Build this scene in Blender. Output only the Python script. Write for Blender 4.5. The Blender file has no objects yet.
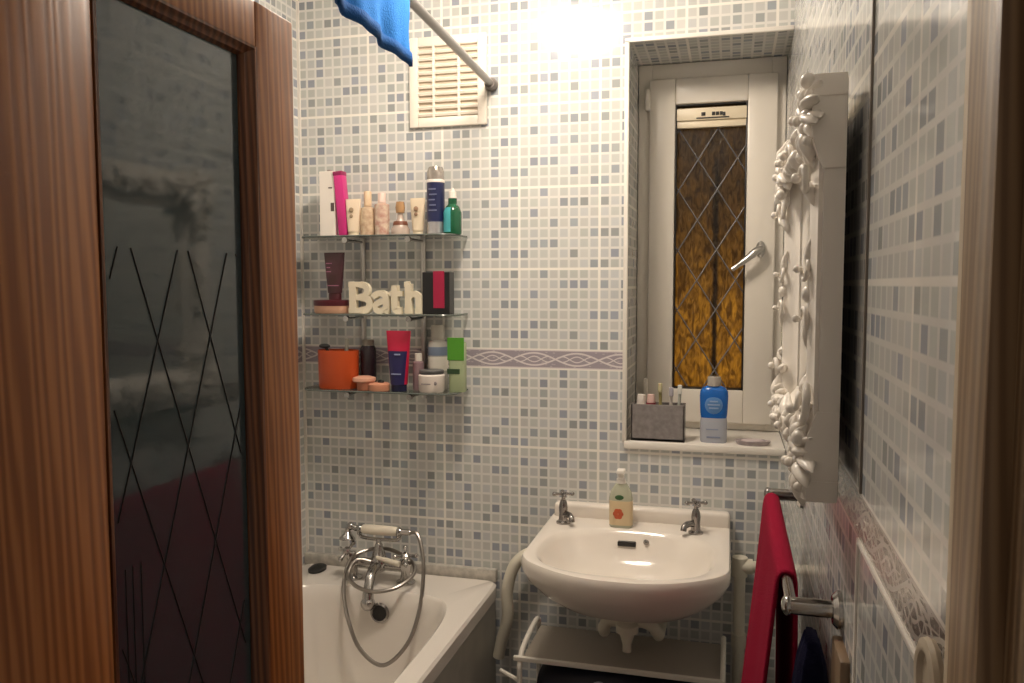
import bpy, bmesh, math, random
from mathutils import Vector, Matrix
random.seed(7)
PI = math.pi
C = bpy.context.scene.collection
sc = bpy.context.scene

# ------------------------------------------------------------------ camera
cam_d = bpy.data.cameras.new('camera'); cam = bpy.data.objects.new('camera', cam_d); C.objects.link(cam)
YAW, PITCH, ROLL = 0.261952, -0.068635, -0.001454
cy, sy, cp, sp = math.cos(YAW), math.sin(YAW), math.cos(PITCH), math.sin(PITCH)
fw = Vector((-sy*cp, cy*cp, sp)); rt = Vector((cy, sy, 0)); up = rt.cross(fw)
r2 = rt*math.cos(ROLL) + up*math.sin(ROLL); u2 = -rt*math.sin(ROLL) + up*math.cos(ROLL)
M = Matrix((r2, u2, -fw)).transposed().to_4x4(); M.translation = (0.38693, -2.46400, 1.57738)
cam.matrix_world = M
cam_d.sensor_width = 36; cam_d.lens = 816.706/1024*36; cam_d.clip_start = .02
sc.camera = cam

# ------------------------------------------------------------------ light and exposure
sc.view_settings.view_transform = 'Standard'; sc.view_settings.look = 'None'
sc.view_settings.gamma = 1; sc.view_settings.use_curve_mapping = False
sc.view_settings.exposure = 0.0
wd = bpy.data.worlds.new('world'); sc.world = wd; wd.use_nodes = True
wd.node_tree.nodes['Background'].inputs[0].default_value = (1, .84, .70, 1)
wd.node_tree.nodes['Background'].inputs[1].default_value = .17
LAMP = (-.17, -.62, 2.50); LAMP_STRENGTH = 82
STREET = 2.6

# ------------------------------------------------------------------ materials
def nn(nt, t, **kw):
    n = nt.nodes.new(t)
    for k, v in kw.items():
        if k.startswith('i_'):
            n.inputs[k[2:]].default_value = v
        else: setattr(n, k, v)
    return n
def P(name, col, rough=.5, metal=0, **kw):
    m = bpy.data.materials.new(name); m.use_nodes = True
    b = m.node_tree.nodes['Principled BSDF']
    b.inputs['Base Color'].default_value = (*col, 1); b.inputs['Roughness'].default_value = rough; b.inputs['Metallic'].default_value = metal
    for k, v in kw.items(): b.inputs[k].default_value = v
    return m
def bump(m, scale, strength, dist=.002, tex='ShaderNodeTexNoise', vec='Object'):
    nt = m.node_tree; tc = nn(nt, 'ShaderNodeTexCoord'); t = nn(nt, tex); t.inputs['Scale'].default_value = scale
    b = nn(nt, 'ShaderNodeBump'); b.inputs['Strength'].default_value = strength; b.inputs['Distance'].default_value = dist
    nt.links.new(tc.outputs[vec], t.inputs['Vector'])
    nt.links.new(t.outputs[0], b.inputs['Height']); nt.links.new(b.outputs[0], nt.nodes['Principled BSDF'].inputs['Normal'])
    return m
def mottled(name, c1, c2, scale, rough=.5, **kw):
    m = P(name, c1, rough, **kw); nt = m.node_tree
    tc = nn(nt, 'ShaderNodeTexCoord'); t = nn(nt, 'ShaderNodeTexNoise'); t.inputs['Scale'].default_value = scale; t.inputs['Detail'].default_value = 4
    r = nn(nt, 'ShaderNodeValToRGB'); r.color_ramp.elements[0].color = (*c1, 1); r.color_ramp.elements[1].color = (*c2, 1)
    r.color_ramp.elements[0].position = .35; r.color_ramp.elements[1].position = .65
    nt.links.new(tc.outputs['Object'], t.inputs['Vector']); nt.links.new(t.outputs[0], r.inputs[0]); nt.links.new(r.outputs[0], nt.nodes['Principled BSDF'].inputs['Base Color'])
    return m
def wood(name, c1, c2, c3):
    m = P(name, c1, .38); nt = m.node_tree; b = nt.nodes['Principled BSDF']
    tc = nn(nt, 'ShaderNodeTexCoord'); mp = nn(nt, 'ShaderNodeMapping'); mp.inputs['Scale'].default_value = (20, 20, .9)
    ns = nn(nt, 'ShaderNodeTexNoise'); ns.inputs['Scale'].default_value = 1.6; ns.inputs['Detail'].default_value = 2
    wv = nn(nt, 'ShaderNodeTexWave'); wv.wave_type = 'BANDS'; wv.bands_direction = 'DIAGONAL'
    wv.inputs['Scale'].default_value = 2.6; wv.inputs['Distortion'].default_value = 6.5; wv.inputs['Detail'].default_value = 2; wv.inputs['Detail Scale'].default_value = .8
    r = nn(nt, 'ShaderNodeValToRGB'); e = r.color_ramp.elements
    e[0].color = (*c1, 1); e[0].position = .1; e[1].color = (*c3, 1); e[1].position = .95
    k = r.color_ramp.elements.new(.55); k.color = (*c2, 1)
    nt.links.new(tc.outputs['Object'], mp.inputs[0]); nt.links.new(mp.outputs[0], wv.inputs['Vector'])
    nt.links.new(wv.outputs['Fac'], r.inputs[0]); nt.links.new(r.outputs[0], b.inputs['Base Color'])
    bp = nn(nt, 'ShaderNodeBump'); bp.inputs['Strength'].default_value = .12; bp.inputs['Distance'].default_value = .001
    nt.links.new(wv.outputs['Fac'], bp.inputs['Height']); nt.links.new(bp.outputs[0], b.inputs['Normal'])
    return m
def glassy(name, tint, fac_min=.06, fac_max=.6, rough=.02):
    """clear sheet: transparent tint mixed with a fresnel reflection"""
    m = bpy.data.materials.new(name); m.use_nodes = True; nt = m.node_tree; nt.nodes.clear()
    o = nn(nt, 'ShaderNodeOutputMaterial'); mx = nn(nt, 'ShaderNodeMixShader'); t = nn(nt, 'ShaderNodeBsdfTransparent'); g = nn(nt, 'ShaderNodeBsdfGlossy')
    t.inputs[0].default_value = (*tint, 1); g.inputs['Roughness'].default_value = rough
    f = nn(nt, 'ShaderNodeFresnel'); f.inputs[0].default_value = 1.5
    nt.links.new(f.outputs[0], mx.inputs[0]); nt.links.new(t.outputs[0], mx.inputs[1]); nt.links.new(g.outputs[0], mx.inputs[2]); nt.links.new(mx.outputs[0], o.inputs[0])
    return m
def tile_mat():
    m = P('mosaic_tile', (.6, .6, .55), .13); nt = m.node_tree; b = nt.nodes['Principled BSDF']
    uv = nn(nt, 'ShaderNodeUVMap'); sep = nn(nt, 'ShaderNodeSeparateXYZ'); nt.links.new(uv.outputs[0], sep.inputs[0])
    def mask(out, period, half):
        a = nn(nt, 'ShaderNodeMath', operation='DIVIDE'); a.inputs[1].default_value = period; nt.links.new(out, a.inputs[0])
        f = nn(nt, 'ShaderNodeMath', operation='FRACT'); nt.links.new(a.outputs[0], f.inputs[0])
        s = nn(nt, 'ShaderNodeMath', operation='SUBTRACT'); s.inputs[1].default_value = .5; nt.links.new(f.outputs[0], s.inputs[0])
        q = nn(nt, 'ShaderNodeMath', operation='ABSOLUTE'); nt.links.new(s.outputs[0], q.inputs[0])
        g = nn(nt, 'ShaderNodeMapRange'); g.inputs['From Min'].default_value = .5-half/period*1.25; g.inputs['From Max'].default_value = .5-half/period*.75
        nt.links.new(q.outputs[0], g.inputs['Value']); return g.outputs[0]
    def mx(a, c):
        k = nn(nt, 'ShaderNodeMath', operation='MAXIMUM'); nt.links.new(a, k.inputs[0]); nt.links.new(c, k.inputs[1]); return k.outputs[0]
    small = mx(mask(sep.outputs[0], 1, .115), mask(sep.outputs[1], 1, .115))
    big = mx(mask(sep.outputs[0], 8, .12), mask(sep.outputs[1], 8, .12))
    at = nn(nt, 'ShaderNodeAttribute'); at.attribute_name = 'tone'
    m1 = nn(nt, 'ShaderNodeMixRGB'); m1.inputs[2].default_value = (.72, .71, .68, 1); nt.links.new(small, m1.inputs[0]); nt.links.new(at.outputs['Color'], m1.inputs[1])
    m2 = nn(nt, 'ShaderNodeMixRGB'); m2.inputs[2].default_value = (.86, .83, .77, 1); nt.links.new(big, m2.inputs[0]); nt.links.new(m1.outputs[0], m2.inputs[1])
    nt.links.new(m2.outputs[0], b.inputs['Base Color'])
    ns = nn(nt, 'ShaderNodeTexNoise'); ns.inputs['Scale'].default_value = 9; geo = nn(nt, 'ShaderNodeNewGeometry'); nt.links.new(geo.outputs['Position'], ns.inputs['Vector'])
    bm_ = nn(nt, 'ShaderNodeBump'); bm_.inputs['Strength'].default_value = .10; bm_.inputs['Distance'].default_value = .01
    nt.links.new(ns.outputs[0], bm_.inputs['Height']); nt.links.new(bm_.outputs[0], b.inputs['Normal'])
    return m
def border_mat(name, bg, fg, busy=False):
    """listello: two crossing sine curves with small lenses and ticks inside, uv.x in repeats, uv.y 0..1"""
    m = P(name, bg, .18); nt = m.node_tree; b = nt.nodes['Principled BSDF']
    uv = nn(nt, 'ShaderNodeUVMap'); sep = nn(nt, 'ShaderNodeSeparateXYZ'); nt.links.new(uv.outputs[0], sep.inputs[0])
    def M_(op, a, c=None):
        k = nn(nt, 'ShaderNodeMath', operation=op)
        for i, v in enumerate((a, c)):
            if v is None: continue
            if isinstance(v, (int, float)): k.inputs[i].default_value = v
            else: nt.links.new(v, k.inputs[i])
        return k.outputs[0]
    v = M_('SUBTRACT', sep.outputs[1], .5)
    s = M_('SINE', M_('MULTIPLY', sep.outputs[0], PI))
    a = M_('ABSOLUTE', s); av = M_('ABSOLUTE', v)
    l1 = M_('LESS_THAN', M_('ABSOLUTE', M_('SUBTRACT', av, M_('MULTIPLY', a, .33))), .045)
    s3 = M_('ABSOLUTE', M_('SINE', M_('MULTIPLY', sep.outputs[0], PI*3)))
    l2 = M_('LESS_THAN', M_('ABSOLUTE', M_('SUBTRACT', av, M_('MULTIPLY', s3, .15))), .03)
    l3 = M_('GREATER_THAN', av, .44)
    vo = nn(nt, 'ShaderNodeTexVoronoi'); vo.inputs['Scale'].default_value = 7; nt.links.new(uv.outputs[0], vo.inputs['Vector'])
    l4 = M_('LESS_THAN', vo.outputs['Distance'], .22)
    tot = M_('MAXIMUM', M_('MAXIMUM', l1, l2), M_('MAXIMUM', l3, M_('MULTIPLY', l4, .4)))
    if busy:
        v2 = nn(nt, 'ShaderNodeTexVoronoi'); v2.feature = 'DISTANCE_TO_EDGE'; v2.inputs['Scale'].default_value = 4.5; nt.links.new(uv.outputs[0], v2.inputs['Vector'])
        tot = M_('MULTIPLY', M_('MAXIMUM', tot, M_('LESS_THAN', v2.outputs['Distance'], .06)), .75)
    mx = nn(nt, 'ShaderNodeMixRGB'); mx.inputs[1].default_value = (*bg, 1); mx.inputs[2].default_value = (*fg, 1)
    nt.links.new(tot, mx.inputs[0]); nt.links.new(mx.outputs[0], b.inputs['Base Color'])
    return m
def terry(name, col, dark=None):
    m = P(name, col, .95); m.node_tree.nodes['Principled BSDF'].inputs['Specular IOR Level'].default_value = .1
    return bump(m, 260, .6, .004)

TILE = tile_mat()
BORDER = border_mat('listello_border', (.34, .30, .34), (.68, .63, .63))
BORDER_R = border_mat('listello_border_right', (.13, .11, .10), (.60, .55, .50), True)
TRIM_W = P('white_trim', (.80, .76, .70), .3)
PAINT = P('ceiling_paint', (.82, .80, .76), .8)
VINYL = mottled('floor_vinyl', (.10, .09, .08), (.16, .14, .12), 30, .4)
UPVC = P('upvc', (.78, .73, .65), .3)
PORC = P('porcelain', (.82, .76, .69), .09)
BATHW = P('bath_enamel', (.80, .75, .69), .14)
PANEL = mottled('bath_panel', (.30, .28, .235), (.36, .335, .28), 14, .3)
CHROME = P('chrome', (.50, .485, .47), .14, 1)
CHROME_D = P('chrome_dark', (.34, .32, .31), .2, 1)
STEEL = P('satin_steel', (.55, .53, .50), .28, 1)
PINE = wood('stained_pine', (.24, .078, .019), (.33, .114, .029), (.41, .155, .044))
JAMB = wood('door_frame_wood', (.20, .12, .06), (.27, .17, .09), (.33, .22, .12))
JAMB_P = P('pale_edge', (.55, .45, .32), .5)
DGLASS = bump(P('obscure_dark_glass', (.036, .058, .066), .05, 0, IOR=1.65), 22, .02, .004)
LEAD = P('lead_strip', (.20, .19, .18), .5, .6)
LEAD_D = P('dark_lead', (.016, .015, .016), .35)
MIRROR = P('mirror_silver', (.80, .80, .78), .02, 1)
FRAMEW = bump(P('white_ornate_frame', (.85, .80, .73), .28), 40, .08)
BLACK = P('black_rubber', (.012, .011, .010), .4)
DARK = P('dark_gap', (.02, .018, .016), .8)
CREAM = P('cream', (.80, .70, .52), .5)
SHELFG = glassy('shelf_glass', (.88, .91, .88))
GEDGE = P('glass_edge', (.13, .15, .135), .15)
CLEAR = glassy('clear_plastic', (.88, .88, .86), rough=.06)
SMOKE = P('grey_shelf_panel', (.36, .32, .27), .3)
RACKW = P('white_rack', (.80, .76, .68), .4)
PIPE = P('white_pipe', (.70, .66, .55), .35)
RED = terry('red_terry', (.27, .008, .032))
BLUE = terry('blue_terry', (.035, .20, .60))
NAVY = terry('navy_terry', (.006, .006, .022))
NAVYB = P('navy_fabric', (.006, .007, .02), .55)

# ------------------------------------------------------------------ helpers
def wloc(o):
    v = Vector((0, 0, 0))
    while o is not None: v += Vector(o.location); o = o.parent
    return v
class MB:
    def __init__(s): s.bm = bmesh.new()
    def face(s, pts):
        return s.bm.faces.new([s.bm.verts.new(p) for p in pts])
    def box(s, a, b, bev=0, seg=2, rot=None, piv=None):
        a, b = Vector(a), Vector(b)
        r = bmesh.ops.create_cube(s.bm, size=1); vs = r['verts']
        d = b-a; c = (a+b)/2
        for v in vs: v.co = Vector((v.co.x*abs(d.x), v.co.y*abs(d.y), v.co.z*abs(d.z)))+c
        if bev:
            es = list({e for v in vs for e in v.link_edges})
            r = bmesh.ops.bevel(s.bm, geom=es, offset=bev, segments=seg, profile=.5, affect='EDGES')
            vs = list({v for f in r['faces'] for v in f.verts} | {v for v in vs if v.is_valid})
        if rot is not None:
            p = Vector(piv if piv is not None else c)
            for v in vs: v.co = p + rot @ (v.co-p)
        return s
    def loft(s, rings, cap0=True, cap1=True, closed=True):
        R = [[s.bm.verts.new(p) for p in r] for r in rings]
        n = len(R[0])
        for a, b in zip(R[:-1], R[1:]):
            for i in range(n if closed else n-1):
                j = (i+1) % n
                s.bm.faces.new((a[i], a[j], b[j], b[i]))
        if closed and cap0: s.bm.faces.new(R[0][::-1])
        if closed and cap1: s.bm.faces.new(R[-1])
        return s
    def lathe(s, prof, c=(0, 0, 0), axis=(0, 0, 1), seg=24, sx=1, sy=1):
        ax = Vector(axis).normalized(); q = Vector((0, 0, 1)).rotation_difference(ax); c = Vector(c)
        rings = []
        for r, z in prof:
            rings.append([c + q @ Vector((max(r, 1e-5)*math.cos(2*PI*i/seg)*sx, max(r, 1e-5)*math.sin(2*PI*i/seg)*sy, z)) for i in range(seg)])
        return s.loft(rings)
    def tube(s, path, r, seg=10, closed=False, smooth=0):
        path = [Vector(p) for p in path]
        if smooth: path = crv(path, smooth, closed)
        n = len(path); rr = r if hasattr(r, '__len__') else [r]*n
        if len(rr) != n: rr = [rr[min(len(rr)-1, int(i*len(rr)/n))] for i in range(n)]
        rings = []; prev = None
        for i, p in enumerate(path):
            t = (path[(i+1) % n]-path[i-1]) if (closed or 0 < i < n-1) else (path[1]-path[0] if i == 0 else path[-1]-path[-2])
            t.normalize()
            if prev is None:
                a = Vector((0, 0, 1)) if abs(t.z) < .9 else Vector((1, 0, 0)); u = a.cross(t).normalized()
            else: u = (prev - t*prev.dot(t)).normalized()
            prev = u; w = t.cross(u)
            rings.append([p + (u*math.cos(2*PI*k/seg)+w*math.sin(2*PI*k/seg))*rr[i] for k in range(seg)])
        if closed: rings.append(rings[0]); return s.loft(rings, False, False)
        return s.loft(rings)
    def ball(s, c, r, sc_=(1, 1, 1), seg=16, ring=10, rot=None):
        m = bmesh.ops.create_uvsphere(s.bm, u_segments=seg, v_segments=ring, radius=r)
        for v in m['verts']:
            k = Vector((v.co.x*sc_[0], v.co.y*sc_[1], v.co.z*sc_[2]))
            v.co = (rot @ k if rot is not None else k) + Vector(c)
        return s
    def prism(s, pts, d):
        """planar outline extruded along d"""
        d = Vector(d); a = [Vector(p) for p in pts]
        return s.loft([a, [p+d for p in a]])
    def sheet(s, grid):
        return s.loft(grid, closed=False)
def crv(pts, k=6, closed=False):
    out = []; n = len(pts)
    for i in range(n if closed else n-1):
        if closed: p0, p1, p2, p3 = pts[i-1], pts[i], pts[(i+1) % n], pts[(i+2) % n]
        else: p0, p1, p2, p3 = pts[max(i-1, 0)], pts[i], pts[i+1], pts[min(i+2, n-1)]
        for j in range(k):
            t = j/k
            out.append(.5*((2*p1)+(p2-p0)*t+(2*p0-5*p1+4*p2-p3)*t*t+(3*p1-p0-3*p2+p3)*t**3))
    if not closed: out.append(pts[-1])
    return out
def obj(name, mb, mat, parent=None, smooth=35, loc=None):
    bm = mb.bm; bmesh.ops.remove_doubles(bm, verts=bm.verts, dist=1e-6)
    bmesh.ops.recalc_face_normals(bm, faces=bm.faces)
    base = wloc(parent) if parent else (Vector(loc) if loc else Vector((0, 0, 0)))
    for v in bm.verts: v.co -= base
    me = bpy.data.meshes.new(name); bm.to_mesh(me); bm.free()
    for m in (mat if isinstance(mat, (list, tuple)) else [mat]): me.materials.append(m)
    for f in me.polygons: f.use_smooth = True
    me.set_sharp_from_angle(angle=math.radians(smooth))
    o = bpy.data.objects.new(name, me); C.objects.link(o)
    if parent: o.parent = parent
    elif loc: o.location = loc
    return o
def pieces(name, mb, mat, parent, **kw):
    """every separate mark becomes a part of its own"""
    left = set(mb.bm.verts); out = []
    while left:
        st = [left.pop()]; isl = set(st)
        while st:
            for e in st.pop().link_edges:
                for v in e.verts:
                    if v in left: left.discard(v); isl.add(v); st.append(v)
        n = MB(); mp = {v: n.bm.verts.new(v.co) for v in isl}
        for f in {f for v in isl for f in v.link_faces}: n.bm.faces.new([mp[v] for v in f.verts])
        out.append(obj(name, n, mat, parent, **kw))
    mb.bm.free(); return out
def tag(o, label, cat, group=None):
    o['label'] = label; o['category'] = cat
    if group: o['group'] = group
    return o
def thing(name, label, cat, loc, group=None):
    o = bpy.data.objects.new(name, None); C.objects.link(o); o.location = loc; o.empty_display_size = .05
    return tag(o, label, cat, group)
def struct(o): o['kind'] = 'structure'; return o
def copy_tree(o, parent=None):
    c = o.copy(); C.objects.link(c); c.parent = parent
    for ch in list(o.children): copy_tree(ch, c)
    return c
def solid(o, t, sub=0, off=0):
    m = o.modifiers.new('thickness', 'SOLIDIFY'); m.thickness = t; m.offset = off
    if sub: q = o.modifiers.new('soft', 'SUBSURF'); q.levels = q.render_levels = sub
    return o
def srect(cx, cy_, hx, hy, n=4, seg=48):
    """superellipse outline"""
    out = []
    for i in range(seg):
        t = 2*PI*(i+.5)/seg; c, s_ = math.cos(t), math.sin(t)
        out.append((cx+hx*math.copysign(abs(c)**(2/n), c), cy_+hy*math.copysign(abs(s_)**(2/n), s_)))
    return out

# ------------------------------------------------------------------ tiled walls
SQ = .03125
PA = {(0, 0), (3, 0), (6, 0), (1, 1), (3, 1), (4, 2), (5, 2), (6, 2), (1, 3), (1, 4), (3, 4), (6, 4), (7, 4), (2, 5), (2, 6), (3, 6), (4, 6), (6, 6), (2, 7)}
PB = {(4, 0), (0, 1), (2, 1), (4, 1), (6, 1), (2, 2), (2, 3), (6, 3), (0, 4), (1, 4), (4, 4), (6, 4), (5, 5), (6, 5), (7, 5), (1, 6), (3, 6), (4, 6), (0, 7)}
PC = {(7, 0), (4, 1), (6, 1), (1, 2), (2, 2), (6, 3), (7, 3), (5, 4), (1, 5), (5, 5), (2, 6), (5, 6), (7, 6), (0, 7), (3, 7)}
PD = {(2, 0), (4, 1), (5, 1), (6, 1), (1, 2), (5, 3), (3, 3), (7, 4), (1, 5), (2, 5), (3, 5), (5, 6), (0, 6), (7, 7)}
def tone(ci, ri):
    tc, tr = ci//8, ri//8; c, r = ci % 8, ri % 8
    hsh = random.Random(tc*31+(5 if ri < 0 else 0)); pat = [PC, PA, PB, PD][(tc*3+2) % 4] if ri >= 0 else [PB, PD, PA, PC][(tc+1) % 4]
    fx = hsh.random() < .5 and tc not in (-1,)
    if fx: c = 7-c
    q = random.Random(ci*7919+ri*104729)
    r = 7-r
    k = q.uniform(.93, 1.05)
    if (c, r) in pat:
        b = q.choice([(.325, .355, .385), (.34, .36, .36), (.32, .345, .40)]); k = q.uniform(.88, 1.15)
    else: b = q.choice([(.545, .560, .540), (.575, .575, .555), (.540, .555, .560), (.520, .540, .515)])
    return (b[0]*k, b[1]*k, b[2]*k, 1)
def wall(name, u0, u1, z0, z1, to3d, uo, zo, sq=SQ, band=None, hole=None, bmat=None, per=.135):
    """grid of squares; uo, zo = grid origin; band = (zlow, zhigh) listello"""
    us = {u0, u1}; zs = {z0, z1}
    i = math.ceil((u0-uo)/sq)
    while uo+i*sq < u1: us.add(uo+i*sq); i += 1
    if band:
        a = band[0]
        k = 1
        while a-k*sq > z0: zs.add(a-k*sq); k += 1
        k = 1
        while band[1]+k*sq < z1: zs.add(band[1]+k*sq); k += 1
        zs |= {band[0], band[1]}
    else:
        i = math.ceil((z0-zo)/sq)
        while zo+i*sq < z1: zs.add(zo+i*sq); i += 1
    if hole: us |= {h for h in hole[:2] if u0 < h < u1}; zs |= {h for h in hole[2:] if z0 < h < z1}
    us = sorted(us); zs = sorted(zs)
    us = [u for k, u in enumerate(us) if k == 0 or u-us[k-1] > 1e-5]; zs = [z for k, z in enumerate(zs) if k == 0 or z-zs[k-1] > 1e-5]
    vs = []; fs = []; uvs = []; cols = []; mi = []
    for a, b in zip(us[:-1], us[1:]):
        for c, d in zip(zs[:-1], zs[1:]):
            uc, zc = (a+b)/2, (c+d)/2
            if hole and hole[0] < uc < hole[1] and hole[2] < zc < hole[3]: continue
            n = len(vs); vs += [to3d(a, c), to3d(b, c), to3d(b, d), to3d(a, d)]; fs.append((n, n+1, n+2, n+3))
            if band and band[0] < zc < band[1]:
                uvs += [((q-uo)/per, (w-band[0])/(band[1]-band[0])) for q, w in ((a, c), (b, c), (b, d), (a, d))]; mi.append(1); cols.append((.3, .3, .3, 1))
            else:
                base = (band[1] if zc > band[1] else band[0]) if band else zo
                uvs += [((q-uo)/sq, (w-base)/sq) for q, w in ((a, c), (b, c), (b, d), (a, d))]; mi.append(0)
                cols.append(tone(math.floor((uc-uo)/sq), math.floor((zc-base)/sq)))
    me = bpy.data.meshes.new(name); me.from_pydata(vs, [], fs)
    me.materials.append(TILE); me.materials.append(bmat or BORDER)
    me.uv_layers.new(name='UVMap'); me.color_attributes.new('tone', 'FLOAT_COLOR', 'CORNER')
    uvl = me.uv_layers['UVMap']; ca = me.color_attributes['tone']
    for f in me.polygons:
        f.material_index = mi[f.index]
        for li in f.loop_indices:
            uvl.data[li].uv = uvs[li]; ca.data[li].color = cols[f.index]
    me.update()
    o = bpy.data.objects.new(name, me); C.objects.link(o); return struct(o)

XL, XR, CEIL, YF = -1.0, .545, 2.57, -1.86
WX0, WZ0, WZ1, WD = .083, 1.105, 2.292, .27
wall('wall_back', XL, XR, 0, CEIL, lambda u, z: (u, 0, z), 0, 1.32, band=(1.32, 1.3775), hole=(WX0, XR+.1, WZ0, WZ1))
wall('wall_right', YF, WD+.06, 0, CEIL, lambda u, z: (XR, -(-u), z), -1.40, 1.32, sq=.0325, band=(1.264, 1.32), bmat=BORDER_R, per=.12)
wall('wall_left', YF, 0, 0, CEIL, lambda u, z: (XL, u, z), -.004, 1.32, band=(1.32, 1.3775))
wall('trim_1', 0, WD+.06, WZ0, WZ1, lambda u, z: (WX0, u, z), 0, 1.32)
wall('trim_2', WX0, XR, 0, WD+.06, lambda u, z: (u, z, WZ1), 0, 0)
o = struct(obj('floor', MB().box((XL-.05, YF-1.0, -.04), (XR+.4, .02, 0)), VINYL))
o = struct(obj('ceiling', MB().box((XL-.05, YF-.1, CEIL), (XR+.05, .35, CEIL+.04)), PAINT))
# front wall with the doorway the camera looks through
m = MB(); m.box((XL-.05, YF-.10, 0), (-.235, YF, CEIL)); m.box((-.235, YF-.10, 1.99), (XR+.02, YF, CEIL)); struct(obj('wall_front', m, PAINT))
# sill slab and white tile edging round the recess
m = MB(); m.box((WX0-.004, -.012, WZ0-.022), (XR-.001, WD+.06, WZ0), .004)
struct(obj('trim_3', m, TRIM_W))
m = MB(); m.box((WX0-.010, -.006, WZ0), (WX0+.003, .006, WZ1+.003), .002); struct(obj('trim_4', m, TRIM_W))
m = MB(); m.box((WX0-.010, -.006, WZ1-.003), (XR-.001, .006, WZ1+.010), .002); struct(obj('trim_5', m, TRIM_W))
# vertical joint and dado edge on the right wall, corner beads
m = MB(); m.box((XR-.003, -1.404, 1.322), (XR+.004, -1.398, CEIL)); struct(obj('trim_6', m, P('joint_grey', (.22, .19, .16), .6)))
m = MB(); m.box((XR-.003, -1.815, 1.257), (XR+.004, -1.389, 1.264), .001); m.box((XR-.003, -1.395, 0), (XR+.004, -1.389, 1.26), .001); struct(obj('trim_7', m, TRIM_W))
m = MB(); m.box((XR-.013, -1.350, .3), (XR+.002, -1.262, 1.085), .004); struct(obj('trim_8', m, P('brown_strip', (.20, .13, .075), .4)))  # plain brown upright strip on the right wall, below the towel rail post
m = MB(); m.box((XL, -.008, .68), (XL+.008, 0, CEIL)); struct(obj('trim_9', m, TRIM_W))
# door frame at the right end of the right wall
m = MB(); m.box((XR-.004, -1.846, 0), (XR+.02, -1.822, 2.03), .003); struct(obj('trim_10', m, JAMB_P))
m = MB(); m.box((XR-.006, -2.05, 0), (XR+.06, -1.840, 2.0), .003); m.box((XR-.02, -1.96, 0), (XR-.005, -1.92, 2.0), .002); struct(obj('trim_11', m, JAMB))
# tiled upstand behind the bath
m = MB(); m.box((XL, -.022, .632), (-.322, 0, .672), .003); struct(obj('trim_12', m, mottled('speckled_strip', (.62, .58, .52), (.42, .40, .36), 45, .3)))

# ------------------------------------------------------------------ ceiling light
cl = thing('ceiling_light', 'round white glass ceiling light glowing above the bath and basin', 'ceiling light', (LAMP[0], LAMP[1], CEIL))
obj('base', MB().lathe([(.10, 0), (.16, 0), (.16, -.018), (.10, -.022)], (LAMP[0], LAMP[1], CEIL), seg=40), TRIM_W, cl)
em = bpy.data.materials.new('lamp_glow'); em.use_nodes = True
b = em.node_tree.nodes['Principled BSDF']; b.inputs['Base Color'].default_value = (.9, .85, .75, 1)
b.inputs['Emission Color'].default_value = (1, .86, .71, 1); b.inputs['Emission Strength'].default_value = LAMP_STRENGTH
obj('glass_shade', MB().lathe([(.135, -.018), (.135, -.03), (.122, -.06), (.09, -.085), (.05, -.098), (0, -.10)], (LAMP[0], LAMP[1], CEIL), seg=40), em, cl)

# ------------------------------------------------------------------ window
win = bpy.data.objects.new('window_1', None); C.objects.link(win); win.location = (.31, WD, WZ0); struct(win)
def ring_frame(m, x0, x1, z0, z1, y0, y1, w, bev=.004, wl=None, wr=None, wt=None, wb=None):
    wl = wl or w; wr = wr or w; wt = wt or w; wb = wb or w
    m.box((x0, y0, z0), (x0+wl, y1, z1), bev); m.box((x1-wr, y0, z0), (x1, y1, z1), bev)
    m.box((x0+wl-.001, y0+.0005, z1-wt), (x1-wr+.001, y1, z1), bev); m.box((x0+wl-.001, y0+.0005, z0), (x1-wr+.001, y1, z0+wb), bev)
m = MB(); ring_frame(m, WX0+.001, XR-.001, WZ0+.001, WZ1-.001, WD, WD+.06, .045, wt=.05, wb=.03)
obj('window_frame', m, UPVC, win)
m = MB(); ring_frame(m, .122, .518, 1.130, 2.238, WD-.022, WD+.05, .08, .006, wl=.082, wr=.090, wt=.082, wb=.108)
sash = obj('sash', m, UPVC, win)
m = MB(); ring_frame(m, .203, .429, 1.237, 2.157, WD-.012, WD+.02, .006, .002); obj('glazing_bead', m, BLACK, sash)
# patterned amber pane: frosted glass lit by the street lamp outside
gm = bpy.data.materials.new('patterned_pane'); gm.use_nodes = True; nt = gm.node_tree; nt.nodes.clear()
out = nn(nt, 'ShaderNodeOutputMaterial'); tr = nn(nt, 'ShaderNodeBsdfTranslucent'); gl = nn(nt, 'ShaderNodeBsdfGlossy'); mxs = nn(nt, 'ShaderNodeMixShader')
tc = nn(nt, 'ShaderNodeTexCoord'); mp = nn(nt, 'ShaderNodeMapping'); mp.inputs['Scale'].default_value = (75, 75, 24)
ns = nn(nt, 'ShaderNodeTexNoise'); ns.inputs['Scale'].default_value = 1; ns.inputs['Detail'].default_value = 3; ns.inputs['Distortion'].default_value = 1.2
rp = nn(nt, 'ShaderNodeValToRGB'); e = rp.color_ramp.elements; e[0].position = .36; e[0].color = (.20, .135, .050, 1); e[1].position = .68; e[1].color = (.52, .37, .13, 1)
nt.links.new(tc.outputs['Object'], mp.inputs[0]); nt.links.new(mp.outputs[0], ns.inputs['Vector']); nt.links.new(ns.outputs[0], rp.inputs[0]); nt.links.new(rp.outputs[0], tr.inputs[0])
gl.inputs['Roughness'].default_value = .25; gl.inputs[0].default_value = (.9, .9, .9, 1)
bp = nn(nt, 'ShaderNodeBump'); bp.inputs['Strength'].default_value = .5; bp.inputs['Distance'].default_value = .004; nt.links.new(ns.outputs[0], bp.inputs['Height']); nt.links.new(bp.outputs[0], gl.inputs['Normal'])
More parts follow.
